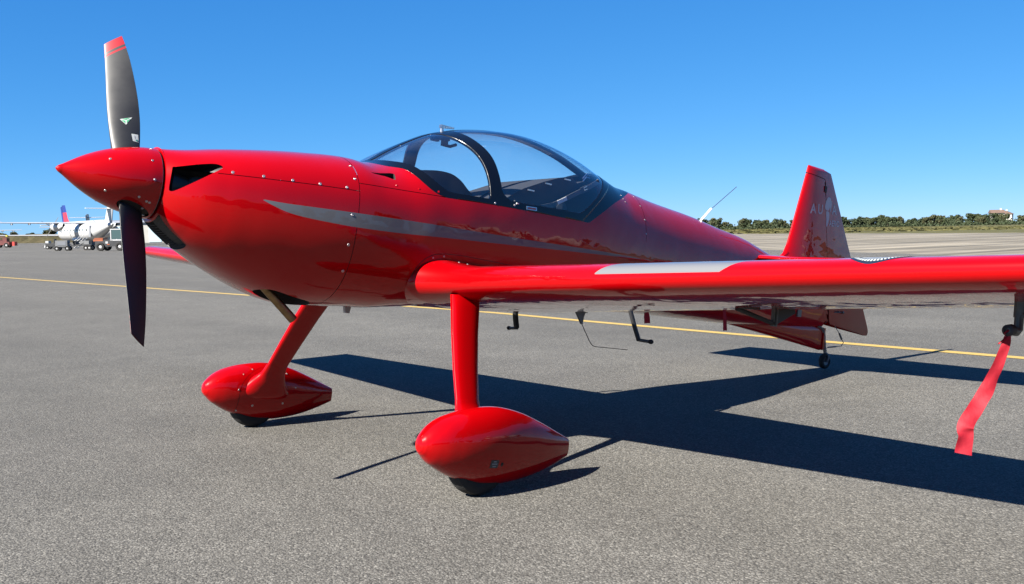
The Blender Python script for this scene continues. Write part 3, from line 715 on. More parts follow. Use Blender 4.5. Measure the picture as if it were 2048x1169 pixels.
# ------------------------------------------------------------------ spinner
sx = np.concatenate([np.linspace(0, .03, 14), np.linspace(.035, .452, 90)])
SPX = [0, .008, .03, .107, .165, .221, .29, .351, .41, .452]; SPR = [.002, .0115, .026, .0765, .108, .1325, .155, .1685, .1775, .180]
sr = pchip(SPX, SPR, sx); sa = np.linspace(0, 2*np.pi, 160, endpoint=False)
SPN = orient(grid_surface(np.stack([sx[:, None]+0*sa, sr[:, None]*np.cos(sa), sr[:, None]*np.sin(sa)], -1)), lambda V: np.stack([V[:, 0]+.05, 0*V[:, 0], 0*V[:, 0]], 1))
PHI, HX = .484, .36
def blade_axes(k):
    s = 1 if k == 0 else -1
    return np.array([0, math.sin(PHI), math.cos(PHI)])*s, np.array([0, math.cos(PHI), -math.sin(PHI)])*s
holes = []
for k in (0, 1):
    e, t = blade_axes(k)
    def fh(V, e=e, t=t):
        # opening lies along the blade root chord
        cv = math.cos(1.25)*t-math.sin(1.25)*np.array([1, 0, 0]); nv = math.sin(1.25)*t+math.cos(1.25)*np.array([1, 0, 0])
        W = V-np.array([HX, 0, 0]); a = W@cv; b = W@nv
        return np.minimum(1-np.sqrt((a/.086)**2+(b/.052)**2), (W@e)*20)
    h, SPN = split(SPN, fh); holes.append(h)
SPO = surf('spinner', SPN, M['red'], plane)
for h in holes: surf('blade_opening', h, M['gap'], SPO, -.012)
PB(MB().lathe([(.452, .180), (.456, .179), (.457, .165), (.457, .001)], n=64), 'spinner_backplate', M['dark_steel'], SPO, True)
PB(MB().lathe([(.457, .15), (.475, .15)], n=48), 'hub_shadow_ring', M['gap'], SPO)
PB(MB().lathe([(.4665, .1905), (.4665, .12), (.50, .10)], n=64), 'nose_bowl_face', M['red'], COWL, True)
for x, a in [(.215, 36), (.405, 35), (.415, 2), (.21, -38), (.36, -31), (.40, -36), (.415, -37), (.395, -52), (.42, 70), (.405, 100), (.215, 110), (.42, 140), (.21, 180), (.405, 182), (.42, 215), (.40, 250), (.215, 252), (.42, 290)]:
    r = float(pchip(SPX, SPR, np.array([x]))[0]); dr = float(pchip(SPX, SPR, np.array([x+.002]))[0]-r)/.002
    d = np.array([0, -math.cos(R_(a)), math.sin(R_(a))]); n = d-np.array([dr, 0, 0]); n /= np.linalg.norm(n)
    screw(np.array([x, 0, 0])+d*r, n, .0052, SPO)

# ------------------------------------------------------------------ propeller blades
BR = [.10, .18, .25, .35, .45, .55, .65, .75, .85, .92]
LEo = [.060, .080, .084, .088, .090, .089, .087, .086, .086, .086]; TEo = [.050, .054, .060, .066, .066, .061, .052, .040, .022, .006]
PIT = [74, 71, 69, 66, 63, 61, 59, 57, 55, 54]; TKN = [.05, .038, .03, .022, .018, .0145, .012, .0095, .008, .006]
def blade_pt(k, r, c, u, off=0.0):
    """r along the blade, c along the chord (+ is the leading edge), u = 1 front face, -1 back face"""
    e, t = blade_axes(k); X = np.array([1., 0, 0]); r = np.atleast_1d(r).astype(float); c = np.atleast_1d(c).astype(float)
    p = np.radians(np.interp(r, BR, PIT)); cv = np.cos(p)[:, None]*t-np.sin(p)[:, None]*X; nf = -(np.sin(p)[:, None]*t+np.cos(p)[:, None]*X)
    le = np.interp(r, BR, LEo); te = np.interp(r, BR, TEo); s = np.clip((le-c)/(le+te), 0, 1)
    tk = np.interp(r, BR, TKN)*2.6*(np.sqrt(np.maximum(s, 0))*(1-s))*(.75+.25*s)
    h = tk*np.where(np.asarray(u) > 0, .75, -.35)+off*np.where(np.asarray(u) > 0, 1, -1)
    return np.array([HX, 0, 0])+r[:, None]*e+c[:, None]*cv+h[:, None]*nf, nf
def make_blade(k):
    rs = np.linspace(.10, .925, 150); ns = 44
    th = np.linspace(0, 2*np.pi, ns, endpoint=False); s = .5-.5*np.cos(th)
    G = np.zeros((len(rs), ns, 3)); RC = np.zeros((len(rs), ns, 2))
    le = pchip(BR, LEo, np.minimum(rs, .92)); te = pchip(BR, TEo, np.minimum(rs, .92))
    for i, r in enumerate(rs):
        c = le[i]-s*(le[i]+te[i]); P, _ = blade_pt(k, np.full(ns, r), c, np.where(th < np.pi, 1, -1)); G[i] = P; RC[i, :, 0] = r; RC[i, :, 1] = c
    S = orient(grid_surface(G), lambda V: np.array([HX, 0, 0])+((V-np.array([HX, 0, 0]))@blade_axes(k)[0])[:, None]*blade_axes(k)[0])
    def q(V):      # slanted tip coordinate
        e, t = blade_axes(k); W = V-np.array([HX, 0, 0]); r = W@e; p = np.radians(np.interp(r, BR, PIT))
        cv = np.cos(p)[:, None]*t-np.sin(p)[:, None]*np.array([1., 0, 0]); c = (W*cv).sum(1); return r+.46*c
    def fr_(S):   # which side of the blade: distance in front of the chord plane
        V = S[0]; e, t = blade_axes(k); W = V-np.array([HX, 0, 0]); p = np.radians(np.interp(W@e, BR, PIT))
        return -(np.sin(p)*(W@t)+np.cos(p)*W[:, 0])
    S, _ = split(S, lambda V: .903-q(V))
    S, back = split(S, None) if False else (clip(S, fr_(S)), clip(S, -fr_(S)))
    tip, S = split(S, lambda V: q(V)-.842)
    gapb, S = split(S, lambda V: q(V)-.826)
    band, S = split(S, lambda V: q(V)-.812)
    b = surf('propeller_blade', merge(S, gapb, back), M['blade'], plane)
    surf('red_tip', tip, M['blade_red'], b); surf('red_band', band, M['blade_red'], b)
    return b
def decal(k, poly, mat, parent, off, name):
    """flat print on the front face of a blade: polygon in (r, c)"""
    poly = np.array(poly, float); c0 = poly.mean(0); V = []; F = []
    rings = 5; n = 0; up = spl(poly, 1, True) if False else np.concatenate([np.linspace(poly[i], poly[(i+1) % len(poly)], 6, endpoint=False) for i in range(len(poly))])
    V2 = [c0]+[c0+(p-c0)*(j+1)/rings for j in range(rings) for p in up]; m = len(up)
    for i in range(m): F.append((0, 1+i, 1+(i+1) % m))
    for j in range(rings-1):
        for i in range(m): F.append((1+j*m+i, 1+(j+1)*m+i, 1+(j+1)*m+(i+1) % m, 1+j*m+(i+1) % m))
    V2 = np.array(V2); P, _ = blade_pt(k, V2[:, 0], V2[:, 1], np.ones(len(V2)), off)
    o = mesh_obj(name, P-BASE, F, mat, parent, smooth=True); return o
for k in (0, 1):
    b = make_blade(k)
    A, B_, C_ = (.362, .030), (.374, -.030), (.327, .002)
    decal(k, [A, C_, B_], M['decal_white'], b, .0012, 'triangle_decal')
    cen = (np.array(A)+B_+C_)/3
    for p, q_ in ((A, C_), (C_, B_), (B_, A)):
        tri = np.array([p, q_, cen]); tc = tri.mean(0); decal(k, tc+(tri-tc)*.62, M['green'], b, .002, 'decal_mark')
    decal(k, [(.272, -.020), (.228, -.024), (.224, -.052), (.271, -.052)], M['decal_white'], b, .0012, 'label_decal')
    decal(k, [(.236, -.036), (.240, -.047), (.228, -.050), (.229, -.041)], M['teal'], b, .002, 'decal_mark')
    decal(k, [(.262, -.034), (.244, -.035), (.244, -.037), (.262, -.036)], M['decal_grey'], b, .002, 'decal_mark')

# ------------------------------------------------------------------ wings
def airfoil(n, tk):
    """closed section, chordwise 0..1; starts at the trailing edge on top"""
    t = np.linspace(0, 2*np.pi, n, endpoint=False); x = .5+.5*np.cos(t)
    y = 5*tk*(.2969*np.sqrt(x)-.126*x-.3516*x**2+.2843*x**3-.1036*x**4)
    return x, np.where(t <= np.pi, y, -y)
def sec_y(s, tk, m=.15):
    s = np.asarray(s, float); u = np.clip((s-m)/(1-m), 0, 1)
    return np.where(s < m, tk/2*np.maximum(1-(np.clip((m-s)/m, 0, 1))**2.3, 0)**(1/2.3), tk/2*((1-u**1.7)*.985+.015))
def wing_section(n, tk):
    t = np.linspace(0, 2*np.pi, n, endpoint=False); x = (.5+.5*np.cos(t))**1.25; y = sec_y(x, tk); return x, np.where(t <= np.pi, y, -y)
def root_tk(y):
    return float(np.interp(y, [.3, .55, .9, 4.4], [.150, .142, .134, .120]))
def root_rise(y):      # the fillet swells the upper surface only
    return 1+.30*min(1, max(0, (.86-y)/.36))**1.8
def wing_surface(side):
    ys = np.concatenate([np.linspace(.30, 1.0, 60), np.linspace(1.02, 4.30, 120), 4.30+.085*np.sin(np.linspace(.05, np.pi/2, 12))]); n = 120
    G = np.zeros((len(ys), n, 3))
    for i, y in enumerate(ys):
        le = 1.835+.050*(y-.5)-.06*min(1.1, max(0, (.86-y)/.36))**2.2; te = 3.33-.092*(y-.5); c = te-le; tk = root_tk(y)
        x, z = wing_section(n, tk); cap = 1.0; z = np.where(z > 0, z*root_rise(y), z)
        if y > 4.30: cap = math.sqrt(max(0, 1-((y-4.30)/.0855)**2)); 
        zl = -.352+.046*y; G[i, :, 0] = le+x*c; G[i, :, 1] = y*side; G[i, :, 2] = zl-.030*x+z*c*max(cap, .02)
    return orient(grid_surface(G), lambda V: np.stack([V[:, 0]*0+2.5, V[:, 1], -.36+.046*np.abs(V[:, 1])], 1))
def wing_top(x, y, off=0.0):
    ya = abs(y); le = 1.835+.050*(ya-.5)-.06*min(1.1, max(0, (.86-ya)/.36))**2.2; c = 3.33-.092*(ya-.5)-le; tk = root_tk(ya)
    s = (x-le)/c; t = float(sec_y(max(s, 0), tk))*c
    return -.352+.046*ya-.030*s+t*root_rise(ya)+off, -.352+.046*ya-.030*s-t-off
WINGS = {}
for side in (-1, 1):
    S = wing_surface(side)
    ail, S = split(S, lambda V: np.minimum(V[:, 0]-(3.0-.07*(np.abs(V[:, 1])-.5)), np.minimum(np.abs(V[:, 1])-1.25, 4.22-np.abs(V[:, 1]))))
    gap, ail = split(ail, lambda V: .004-np.minimum(V[:, 0]-(3.0-.07*(np.abs(V[:, 1])-.5)), np.minimum(np.abs(V[:, 1])-1.25, 4.22-np.abs(V[:, 1]))))
    if side < 0:
        # silver leading edge panel with swept, curved ends; measured round the nose of the section
        def fs(V):
            y = np.abs(V[:, 1]); z = V[:, 2]-(-.352+.046*y); x = V[:, 0]-(1.835+.050*(y-.5))
            ychord = np.maximum(x, 0)
            y0 = 1.775+.16*np.clip(ychord/.20, 0, 3)**.6; y1 = 2.485+.15*np.clip(ychord/.20, 0, 3)**.6
            return np.minimum(np.minimum(y-y0, y1-y), np.minimum(z-.014+.004*(y-1.75), .34-ychord))
        pan, S = split(S, fs)
    nm = surf('wing', S, M['red'], plane); WINGS[side] = nm
    surf('aileron', ail, M['red'], nm); surf('hinge_gap', gap, M['gap'], nm, -.004)
    if side < 0: surf('silver_panel', pan, M['silver'], nm)
    # root screws
    for x, y in [(2.02, .58), (2.02, .66)]:
        zt, zb = wing_top(x, y); screw((x, y*side, zt), (0, 0, 1), .0045, nm)
for side in (-1, 1):      # joint where the root fairing meets the wing, and a fuel cap on top
    pts = []
    for x in np.linspace(1.80, 2.9, 26):
        y = .90; xx = max(x, 1.8565); zt, zb = wing_top(xx, y, .0004); pts.append((xx, y*side, zt))
    PB(MB().tube(pts[2:], .0012, 5), 'root_joint', M['gap'], WINGS[side])
# roundel on top of the port wing nose
def wing_disc(cx, cy, r0, r1, mat, off, name, parent, a0=0, a1=360, n=64):
    V = []; F = []
    for i in range(n+1):
        a = R_(a0+(a1-a0)*i/n)
        for r in np.linspace(r0, r1, 6):
            # arc length round the leading edge is approximated by stretching x
            x = cx+r*math.cos(a); y = cy+r*math.sin(a); zt, _ = wing_top(x, y, off); V.append((x, y, zt))
    for i in range(n):
        for j in range(5): F.append((i*6+j, i*6+j+1, (i+1)*6+j+1, (i+1)*6+j))
    return mesh_obj(name, np.array(V)-BASE, F, mat, parent)
rc = (2.100, -3.125)
wing_disc(*rc, .085, .125, M['decal_navy'], .0012, 'roundel_ring', WINGS[-1])
wing_disc(*rc, .078, .085, M['decal_white'], .0012, 'roundel_ring', WINGS[-1])
wing_disc(*rc, .0, .078, M['decal_grey'], .0012, 'roundel_field', WINGS[-1])
wing_disc(rc[0]-.02, rc[1]+.005, .0, .035, M['decal_white'], .0022, 'roundel_field', WINGS[-1])
for k in range(26):      # dashes standing in for the tiny unreadable ring lettering
    a = 95+k*6.6
    wing_disc(*rc, .097, .113, M['decal_white'], .0022, 'roundel_mark', WINGS[-1], a, a+4, 2)

# ------------------------------------------------------------------ tail
def fin_surface():
    zs = np.linspace(-.262, 1.139, 150); n = 90; G = np.zeros((len(zs), n, 3))
    for i, z in enumerate(zs):
        le = np.interp(z, [-.3, .05, .16, .20, .235, .26, .293, .34, .42, .55, 1.055, 1.139], [6.30, 6.10, 5.85, 5.70, 5.60, 5.65, 5.78, 5.845, 5.885, 5.925, 6.070, 6.090])
        te = np.interp(z, [-.262, -.20, 1.03, 1.139], [7.285, 7.270, 6.500, 6.432]); c = te-le
        th = np.interp(z, [-.3, .2, .3, .45, 1.06, 1.139], [.10, .10, .105, .095, .060, .050])
        x, y = airfoil(n, 1.0); ym = np.abs(y).max(); cap = 1.0
        if z > 1.105: cap = math.sqrt(max(.0, 1-((z-1.105)/.0345)**2))
        G[i, :, 0] = le+x*c; G[i, :, 1] = y/ym*th/2*max(cap, .03)*1.0; G[i, :, 2] = z
    return orient(grid_surface(G), lambda V: V*np.array([1, 0, 1]))
S = fin_surface()
RUD = np.array([(6.05, 1.062), (6.335, 1.047), (6.437, .353), (6.535, -.19), (6.545, -.205), (6.7, -.219), (7.10, -.252), (7.215, -.262), (7.255, -.255), (7.272, -.225), (7.262, -.19), (6.498, 1.04), (6.475, 1.10), (6.452, 1.119), (6.256, 1.138), (6.125, 1.131), (6.093, 1.105), (6.068, 1.075)])
rud, S = split(S, lambda V: sdpoly(XZ(V), RUD)); hg, rud = split(rud, lambda V: np.minimum(.0065-sdpoly(XZ(V), RUD), np.minimum(6.60-V[:, 0]-.13*np.maximum(V[:, 2], 0), np.minimum(V[:, 2]+.20, 1.078-V[:, 2]))))
_, S = split(S, lambda V: np.maximum(V[:, 0]-np.interp(V[:, 2], [-.3, 1.06], [6.549, 6.331]), .0)-1e-6)
S, _ = split(S, lambda V: V[:, 2]+.185)
FIN = surf('fin', S, M['red'], plane)
RDR = surf('rudder', rud, M['red'], plane)
surf('hinge_gap', hg, M['gap'], FIN, -.006)
PB(MB().box((6.338, 0, .965), (.03, .066, .055)), 'hinge', M['black'], FIN)
def stab_surface(side):
    ys = np.concatenate([np.linspace(.02, 1.55, 70), 1.55+.05*np.sin(np.linspace(.05, np.pi/2, 8))]); n = 70; G = np.zeros((len(ys), n, 3))
    for i, y in enumerate(ys):
        le = np.interp(y, [0, .14, .3, 1.62], [5.22, 5.30, 5.38, 5.52]); te = np.interp(y, [0, 1.6], [6.46, 6.40]); c = te-le; x, z = airfoil(n, .075)
        cap = math.sqrt(max(0, 1-((y-1.55)/.0505)**2)) if y > 1.55 else 1
        G[i, :, 0] = le+x*c; G[i, :, 1] = y*side; G[i, :, 2] = .236+z*c*max(cap, .03)
    return orient(grid_surface(G), lambda V: np.stack([V[:, 0]*0+5.9, V[:, 1], V[:, 0]*0+.236], 1))
for side in (-1, 1):
    S = stab_surface(side)
    el, S = split(S, lambda V: np.minimum(V[:, 0]-6.02, np.abs(V[:, 1])-.12)); gp_, el = split(el, lambda V: .004-np.minimum(V[:, 0]-6.02, np.abs(V[:, 1])-.12))
    t = surf('tailplane', S, M['red'], plane); surf('elevator', el, M['red'], t); surf('hinge_gap', gp_, M['gap'], t, -.004)
M['tail_spring'] = simple('spring_grey', (.24, .245, .26), .38, metal=.35, var=.12, vscale=30)
# ventral fairing that carries the tail wheel
zs = np.linspace(0, 1, 40); G = np.zeros((40, 40, 3)); th = np.linspace(0, 2*np.pi, 40, endpoint=False)
for i, s in enumerate(zs):
    x = 5.15+1.375*s; zb = -.318-.126*s**1.05; zt = -.24; hw = .012+.030*math.sin(math.pi*min(1, s*1.05))**.7*(1-.25*s)
    G[i, :, 0] = x+.02*np.sin(th)*s; G[i, :, 1] = hw*np.cos(th); G[i, :, 2] = (zt+zb)/2+(zt-zb)/2*np.sign(np.sin(th))*np.abs(np.sin(th))**.6
S = orient(grid_surface(G), lambda V: V*np.array([1, 0, 0])+np.array([0, 0, -.30]))
VF = surf('ventral_fairing', S, M['red'], plane)
PB(MB().prism([(6.520, -.245), (6.545, -.245), (6.545, -.425), (6.520, -.440)], -.022, .022), 'fairing_end', M['red'], VF)
TW = PB(MB().tube(spl([(6.44, 0, -.235), (6.505, 0, -.255), (6.538, 0, -.30), (6.552, 0, -.36), (6.575, 0, -.415), (6.598, 0, -.445)], 5), [.030]*18+[.026]*4+[.020]*4, 12, flat=.40), 'tail_wheel_spring', M['tail_spring'], plane, True)
w = MB(); w.tube([(6.585, 0, -.425), (6.60, 0, -.46)], .014, 10)
for s in (-1, 1): w.tube([(6.60, 0, -.455), (6.615, s*.022, -.475), (6.62, s*.026, -.505), (6.604, s*.026, -.535)], .010, 8)
w.tube([(6.604, -.03, -.535), (6.604, .03, -.535)], .006, 8); PB(w, 'fork', M['dark_steel'], TW, True)
tyre_prof = lambda R, w_: [(-w_*.30, R*.50), (-w_*.46, R*.62), (-w_*.5, R*.80), (-w_*.40, R*.94), (-w_*.18, R), (w_*.18, R), (w_*.40, R*.94), (w_*.5, R*.80), (w_*.46, R*.62), (w_*.30, R*.50)]
WH = PB(MB().lathe(tyre_prof(.068, .046), (6.604, 0, -.535), 'y', 32), 'tail_wheel', M['rubber'], plane, True)
PB(MB().lathe([(-.010, .001), (-.012, .03), (-.016, .036), (.016, .036), (.012, .03), (.010, .001)], (6.604, 0, -.535), 'y', 24), 'rim', M['dark_steel'], WH, True)
st = MB(); st.tube(spl([(6.53, -.02, -.20), (6.57, -.03, -.175), (6.62, -.04, -.18), (6.66, -.045, -.225), (6.72, -.05, -.275)], 5), .0035, 6); st.tube([(6.72, -.05, -.275), (6.765, -.05, -.325)], .009, 8)
st.tube([(6.765, -.05, -.325), (6.80, -.05, -.352), (6.775, -.045, -.385), (6.72, -.03, -.395)], .0035, 6); st.tube([(6.72, -.03, -.395), (6.61, -.015, -.41)], .0065, 8)
PB(st, 'steering_spring', M['dark_steel'], TW, True)
hn = MB(); hn.tube([(6.66, -.04, -.085), (6.66, -.075, -.085)], .005, 6); hn.tube([(6.61, -.05, -.095), (6.72, -.05, -.088)], .004, 6); hn.tube([(6.735, -.05, -.085), (6.75, -.05, -.085)], .012, 10)
PB(hn, 'rudder_horn', M['dark_steel'], RDR)
PB(MB().box((6.01, -.098, -.155), (.055, .012, .06)), 'placard', M['dark_steel'], plane)

# ------------------------------------------------------------------ lettering on the tail
def text_part(txt, size, org, slant, thick_y, mat, parent, name, bold=0.0, yside=-1, sx=1.0):
    """flat print standing just off the port side of the tail; org=(X,Z) lower left"""
    cu = bpy.data.curves.new('lettering', 'FONT'); cu.body = txt; cu.size = size; cu.offset = bold; cu.resolution_u = 4
    ob = bpy.data.objects.new('lettering', cu); COL.objects.link(ob); dg = bpy.context.evaluated_depsgraph_get(); dg.update()
    me = ob.evaluated_get(dg).to_mesh(); V = np.array([v.co[:] for v in me.vertices]); F = [tuple(p.vertices) for p in me.polygons]
    ob.evaluated_get(dg).to_mesh_clear(); bpy.data.objects.remove(ob)
    P = np.stack([org[0]+V[:, 0]*sx, 0*V[:, 0], org[1]+V[:, 1]+V[:, 0]*sx*slant], 1); P[:, 1] = thick_y(P)
    return mesh_obj(name, P-BASE, F, mat, parent, smooth=False)
def tail_y(P):
    z = P[:, 2]; le = np.interp(z, [.42, .55, 1.055], [5.885, 5.925, 6.070]); te = np.interp(z, [-.2, 1.03], [7.270, 6.500]); s = (P[:, 0]-le)/(te-le)
    th = np.interp(z, [.3, .45, 1.06], [.105, .095, .060]); y = 5*(.2969*np.sqrt(s)-.126*s-.3516*s**2+.2843*s**3-.1036*s**4)/.5
    return -y*th/2-.0018
M['tail_print'] = simple('silver_lettering', (.42, .42, .45), .4, metal=.2)
text_part('A', .120, (6.125, .722), .10, tail_y, M['tail_print'], FIN, 'lettering', .0022)
text_part('U', .120, (6.232, .733), .10, tail_y, M['tail_print'], FIN, 'lettering', .0022)
text_part('A', .120, (6.480, .765), .10, tail_y, M['tail_print'], RDR, 'lettering', .0022)
text_part('AERO', .072, (6.435, .655), .10, tail_y, M['tail_print'], RDR, 'lettering', .0016)
def tail_patch(poly, parent, mat, name):
    p = np.array(poly, float); P = np.stack([p[:, 0], 0*p[:, 0], p[:, 1]], 1); P[:, 1] = tail_y(P); return mesh_obj(name, P-BASE, [range(len(p))], mat, parent, smooth=False)
tail_patch(spl([(6.352, .835), (6.385, .895), (6.435, .905), (6.455, .875), (6.425, .80), (6.385, .785), (6.352, .80)], 4, True), RDR, M['tail_print'], 'letter_emblem')
tail_patch(spl([(6.375, .775), (6.425, .77), (6.43, .72), (6.41, .66), (6.385, .645), (6.382, .70)], 4, True), RDR, M['tail_print'], 'letter_emblem')
tail_patch([(6.44, .83), (6.462, .88), (6.475, .885), (6.455, .80), (6.44, .775)], RDR, M['tail_print'], 'letter_emblem')
# ------------------------------------------------------------------ undercarriage
def pant(side):
    T = np.array([[1.398, -1.130, -1.130, .001], [1.402, -1.108, -1.152, .020], [1.412, -1.088, -1.170, .038], [1.43, -1.066, -1.187, .056], [1.46, -1.037, -1.214, .076], [1.50, -1.010, -1.238, .094], [1.58, -.978, -1.276, .114], [1.70, -.950, -1.308, .127], [1.85, -.938, -1.321, .126],
                  [2.00, -.960, -1.306, .109], [2.15, -1.008, -1.269, .080], [2.28, -1.058, -1.220, .045], [2.362, -1.090, -1.184, .016]])
    xs = np.concatenate([1.398+.10*np.linspace(0, 1, 26)**2, np.linspace(1.503, 2.362, 110)]); th = np.linspace(0, 2*np.pi, 96, endpoint=False)
    zt, zb, w_ = [pchip(T[:, 0], T[:, k], xs) for k in (1, 2, 3)]; n = 2.15
    G = np.zeros((len(xs), 96, 3)); c, s = np.cos(th), np.sin(th); G[:, :, 0] = xs[:, None]
    G[:, :, 1] = side*1.237+w_[:, None]*np.sign(c)*np.abs(c)**(2/n); G[:, :, 2] = ((zt+zb)/2)[:, None]+((zt-zb)/2)[:, None]*np.sign(s)*np.abs(s)**(2/n)
    return orient(grid_surface(G), lambda V: np.stack([V[:, 0], V[:, 0]*0+side*1.237, V[:, 0]*0-1.13], 1)), (T, w_)
for side in (-1, 1):
    S, _ = pant(side)
    ln = spl([(1.612, -1.30), (1.610, -1.20), (1.612, -1.12), (1.635, -1.06), (1.69, -1.005), (1.76, -.97), (1.82, -.955)], 6)
    inner = lambda V: (1.237-np.abs(V[:, 1]))
    gps, S = seam(S, lambda V: V[:, 0]-np.interp(V[:, 2], ln[:, 1], ln[:, 0]), lambda V: np.minimum(inner(V), -.965-V[:, 2]), .0015)
    W_ = surf('wheel_pant', S, M['red'], plane); surf('panel_gap', gps, M['gap'], W_, -.002)
    MBe = MB(); MBe.add([(2.362, side*1.237-.016, -1.137), (2.363, side*1.237, -1.089), (2.362, side*1.237+.016, -1.137), (2.363, side*1.237, -1.185)], [(0, 1, 2, 3)])
    PB(MBe, 'pant_end', M['red'], W_)
    # inner side screws
    for x, z in [(1.632, -1.02), (1.60, -1.12), (1.70, -.985), (1.618, -1.262), (1.95, -1.0), (1.71, -1.222), (1.93, -1.20), (2.02, -1.09)]:
        T, _w = _; tt = np.array([x]); zt, zb, w2 = [float(pchip(T[:, 0], T[:, k], tt)[0]) for k in (1, 2, 3)]
        u = (z-(zt+zb)/2)/((zt-zb)/2); yv = w2*max(0, 1-abs(u)**2.15)**(1/2.15)
        screw((x, side*(1.237-yv), z), (0, -side, u*.6), .0062 if z < -1.19 else .0045, W_)
    # tyre and hub
    whl = PB(MB().lathe(tyre_prof(.168, .112), (1.764, side*1.237, -1.205), 'y', 64), 'main_wheel', M['rubber'], plane, True)
    PB(MB().lathe([(-.035, .001), (-.04, .07), (-.055, .092), (.055, .092), (.04, .07), (.035, .001)], (1.764, side*1.237, -1.205), 'y', 32), 'rim', M['dark_steel'], whl, True)
    # leg: aerofoil section from the wing root to the pant
    stn = [(.70, -.32, 1.985, .200, .062), (.78, -.45, 1.942, .188, .058), (.86, -.60, 1.897, .174, .052), (.96, -.79, 1.850, .158, .047), (1.055, -.965, 1.812, .143, .043)]
    n = 60; G = np.zeros((40, n, 3)); st_ = np.array(stn); q = np.linspace(0, 1, 40)
    for i, t in enumerate(q):
        y, z, xc, ch, tk = [float(np.interp(t, np.linspace(0, 1, len(stn)), st_[:, k])) for k in range(5)]
        a = np.linspace(0, 2*np.pi, n, endpoint=False); cx, cy = np.cos(a), np.sin(a)
        G[i, :, 0] = xc+ch/2*np.sign(cx)*np.abs(cx)**.85; d = tk/2*np.sign(cy)*np.abs(cy)**.75
        G[i, :, 1] = side*(y+d*.86); G[i, :, 2] = z+d*.5
    S = orient(grid_surface(G), lambda V: np.stack([V[:, 0]*0+1.88, side*(.70+(-.32-V[:, 2])*.55), V[:, 2]], 1))
    S = clip(S, -.388-.10*(1.9-S[0][:, 0])-S[0][:, 2])
    LG = surf('gear_leg', S, M['red'], plane)
    # flared fairing between leg and pant
    st2 = np.array([(1.040, -.935, 1.818, .150, .049), (1.058, -.97, 1.813, .158, .054), (1.085, -1.01, 1.81, .185, .075), (1.115, -1.06, 1.80, .26, .115), (1.15, -1.12, 1.80, .36, .14), (1.20, -1.17, 1.80, .44, .10)])
    G = np.zeros((36, n, 3))
    for i, t in enumerate(np.linspace(0, 1, 36)):
        y, z, xc, ch, tk = [float(pchip(np.linspace(0, 1, 6), st2[:, k], np.array([t]))[0]) for k in range(5)]
        G[i, :, 0] = xc+ch/2*np.sign(cx)*np.abs(cx)**.9; d = tk/2*np.sign(cy)*np.abs(cy)**.85; G[i, :, 1] = side*(y+d*.75); G[i, :, 2] = z+d*.62
    S = orient(grid_surface(G), lambda V: np.stack([V[:, 0]*0+1.81, side*(1.04+(-.935-V[:, 2])*.65), V[:, 2]], 1))
    surf('leg_fairing', S, M['red'], LG)
# tyre pressure sticker and filler hole on the port pant
T, _w = _
def pant_pt(x, z, off):
    tt = np.array([x]); zt, zb, w2 = [float(pchip(T[:, 0], T[:, k], tt)[0]) for k in (1, 2, 3)]; u = (z-(zt+zb)/2)/((zt-zb)/2); return (x, -1.237-w2*max(0, 1-abs(u)**2.15)**(1/2.15)-off, z)
PANT_PORT = [o for o in plane.children if o.name.startswith('wheel_pant')][0]
def pant_patch(x0, x1, z0, z1, mat, off, name):
    V = [pant_pt(x, z, off) for x in np.linspace(x0, x1, 4) for z in np.linspace(z0, z1, 4)]
    F = [(i*4+j, i*4+j+1, (i+1)*4+j+1, (i+1)*4+j) for i in range(3) for j in range(3)]
    mesh_obj(name, np.array(V)-BASE, F, mat, PANT_PORT, smooth=False)
pant_patch(1.752, 1.802, -1.224, -1.184, M['decal_navy'], .001, 'sticker')
for z, a, b in [(-1.1915, 1.768, 1.786), (-1.2035, 1.760, 1.794), (-1.2155, 1.766, 1.788)]: pant_patch(a, b, z-.0032, z+.0032, M['decal_grey'], .002, 'sticker_mark')
V = [pant_pt(1.826+.0085*math.cos(a), -1.206+.0105*math.sin(a), .001) for a in np.linspace(0, 2*np.pi, 20, endpoint=False)]
mesh_obj('filler_hole', np.array(V)-BASE, [range(20)], M['gap'], PANT_PORT, smooth=False)

# ------------------------------------------------------------------ cockpit
ck = MB(); gx = np.linspace(1.62, 3.72, 40); na = 25; V = []; F = []
for x in gx:
    W, T_, B_, Mz, nu, nl = [float(v) for v in sec(np.array([x]))]
    zt = np.interp(x, [1.62, 1.75, 1.95, 3.05, 3.35, 3.72], [.27, .255, .135, .15, .33, .47]); 
    for k in range(na):
        a = math.pi+math.pi*k/(na-1)
        y = math.cos(a); zz = zt+(B_+.07-zt)*abs(math.sin(a))**.5; n_ = nu if zz > Mz else nl; H = (T_-Mz) if zz > Mz else (Mz-B_)
        hw = W*max(1-(abs(zz-Mz)/H)**n_, .02)**(1/n_)-.02; V.append((x, hw*np.sign(y)*abs(y)**.5, zz))
for i in range(len(gx)-1):
    for k in range(na-1): F.append((i*na+k, i*na+k+1, (i+1)*na+k+1, (i+1)*na+k))
PB(MB().add(V, F), 'cockpit_tub', M['cabin'], plane, True)
PB(MB().prism(spl([(1.66, .20), (1.78, .292), (1.893, .314), (1.988, .329), (2.06, .332), (2.116, .325), (2.175, .300), (2.225, .262), (2.279, .218), (2.31, .12), (2.28, .0), (1.7, .0)], 4, True).tolist(), -.31, .31), 'glareshield', M['cabin'], plane, True, 50)
# instrument panel face with dials
pn = PB(MB().box((2.27, 0, .05), (.03, .70, .22)), 'instrument_panel', M['cabin_grey'], plane)
for y in (-.2, -.07, .07, .2): PB(MB().lathe([(0, .045), (.012, .045), (.012, .038), (.008, .001)], (2.285, y, .07), 'x', 20), 'dial', M['black'], pn)
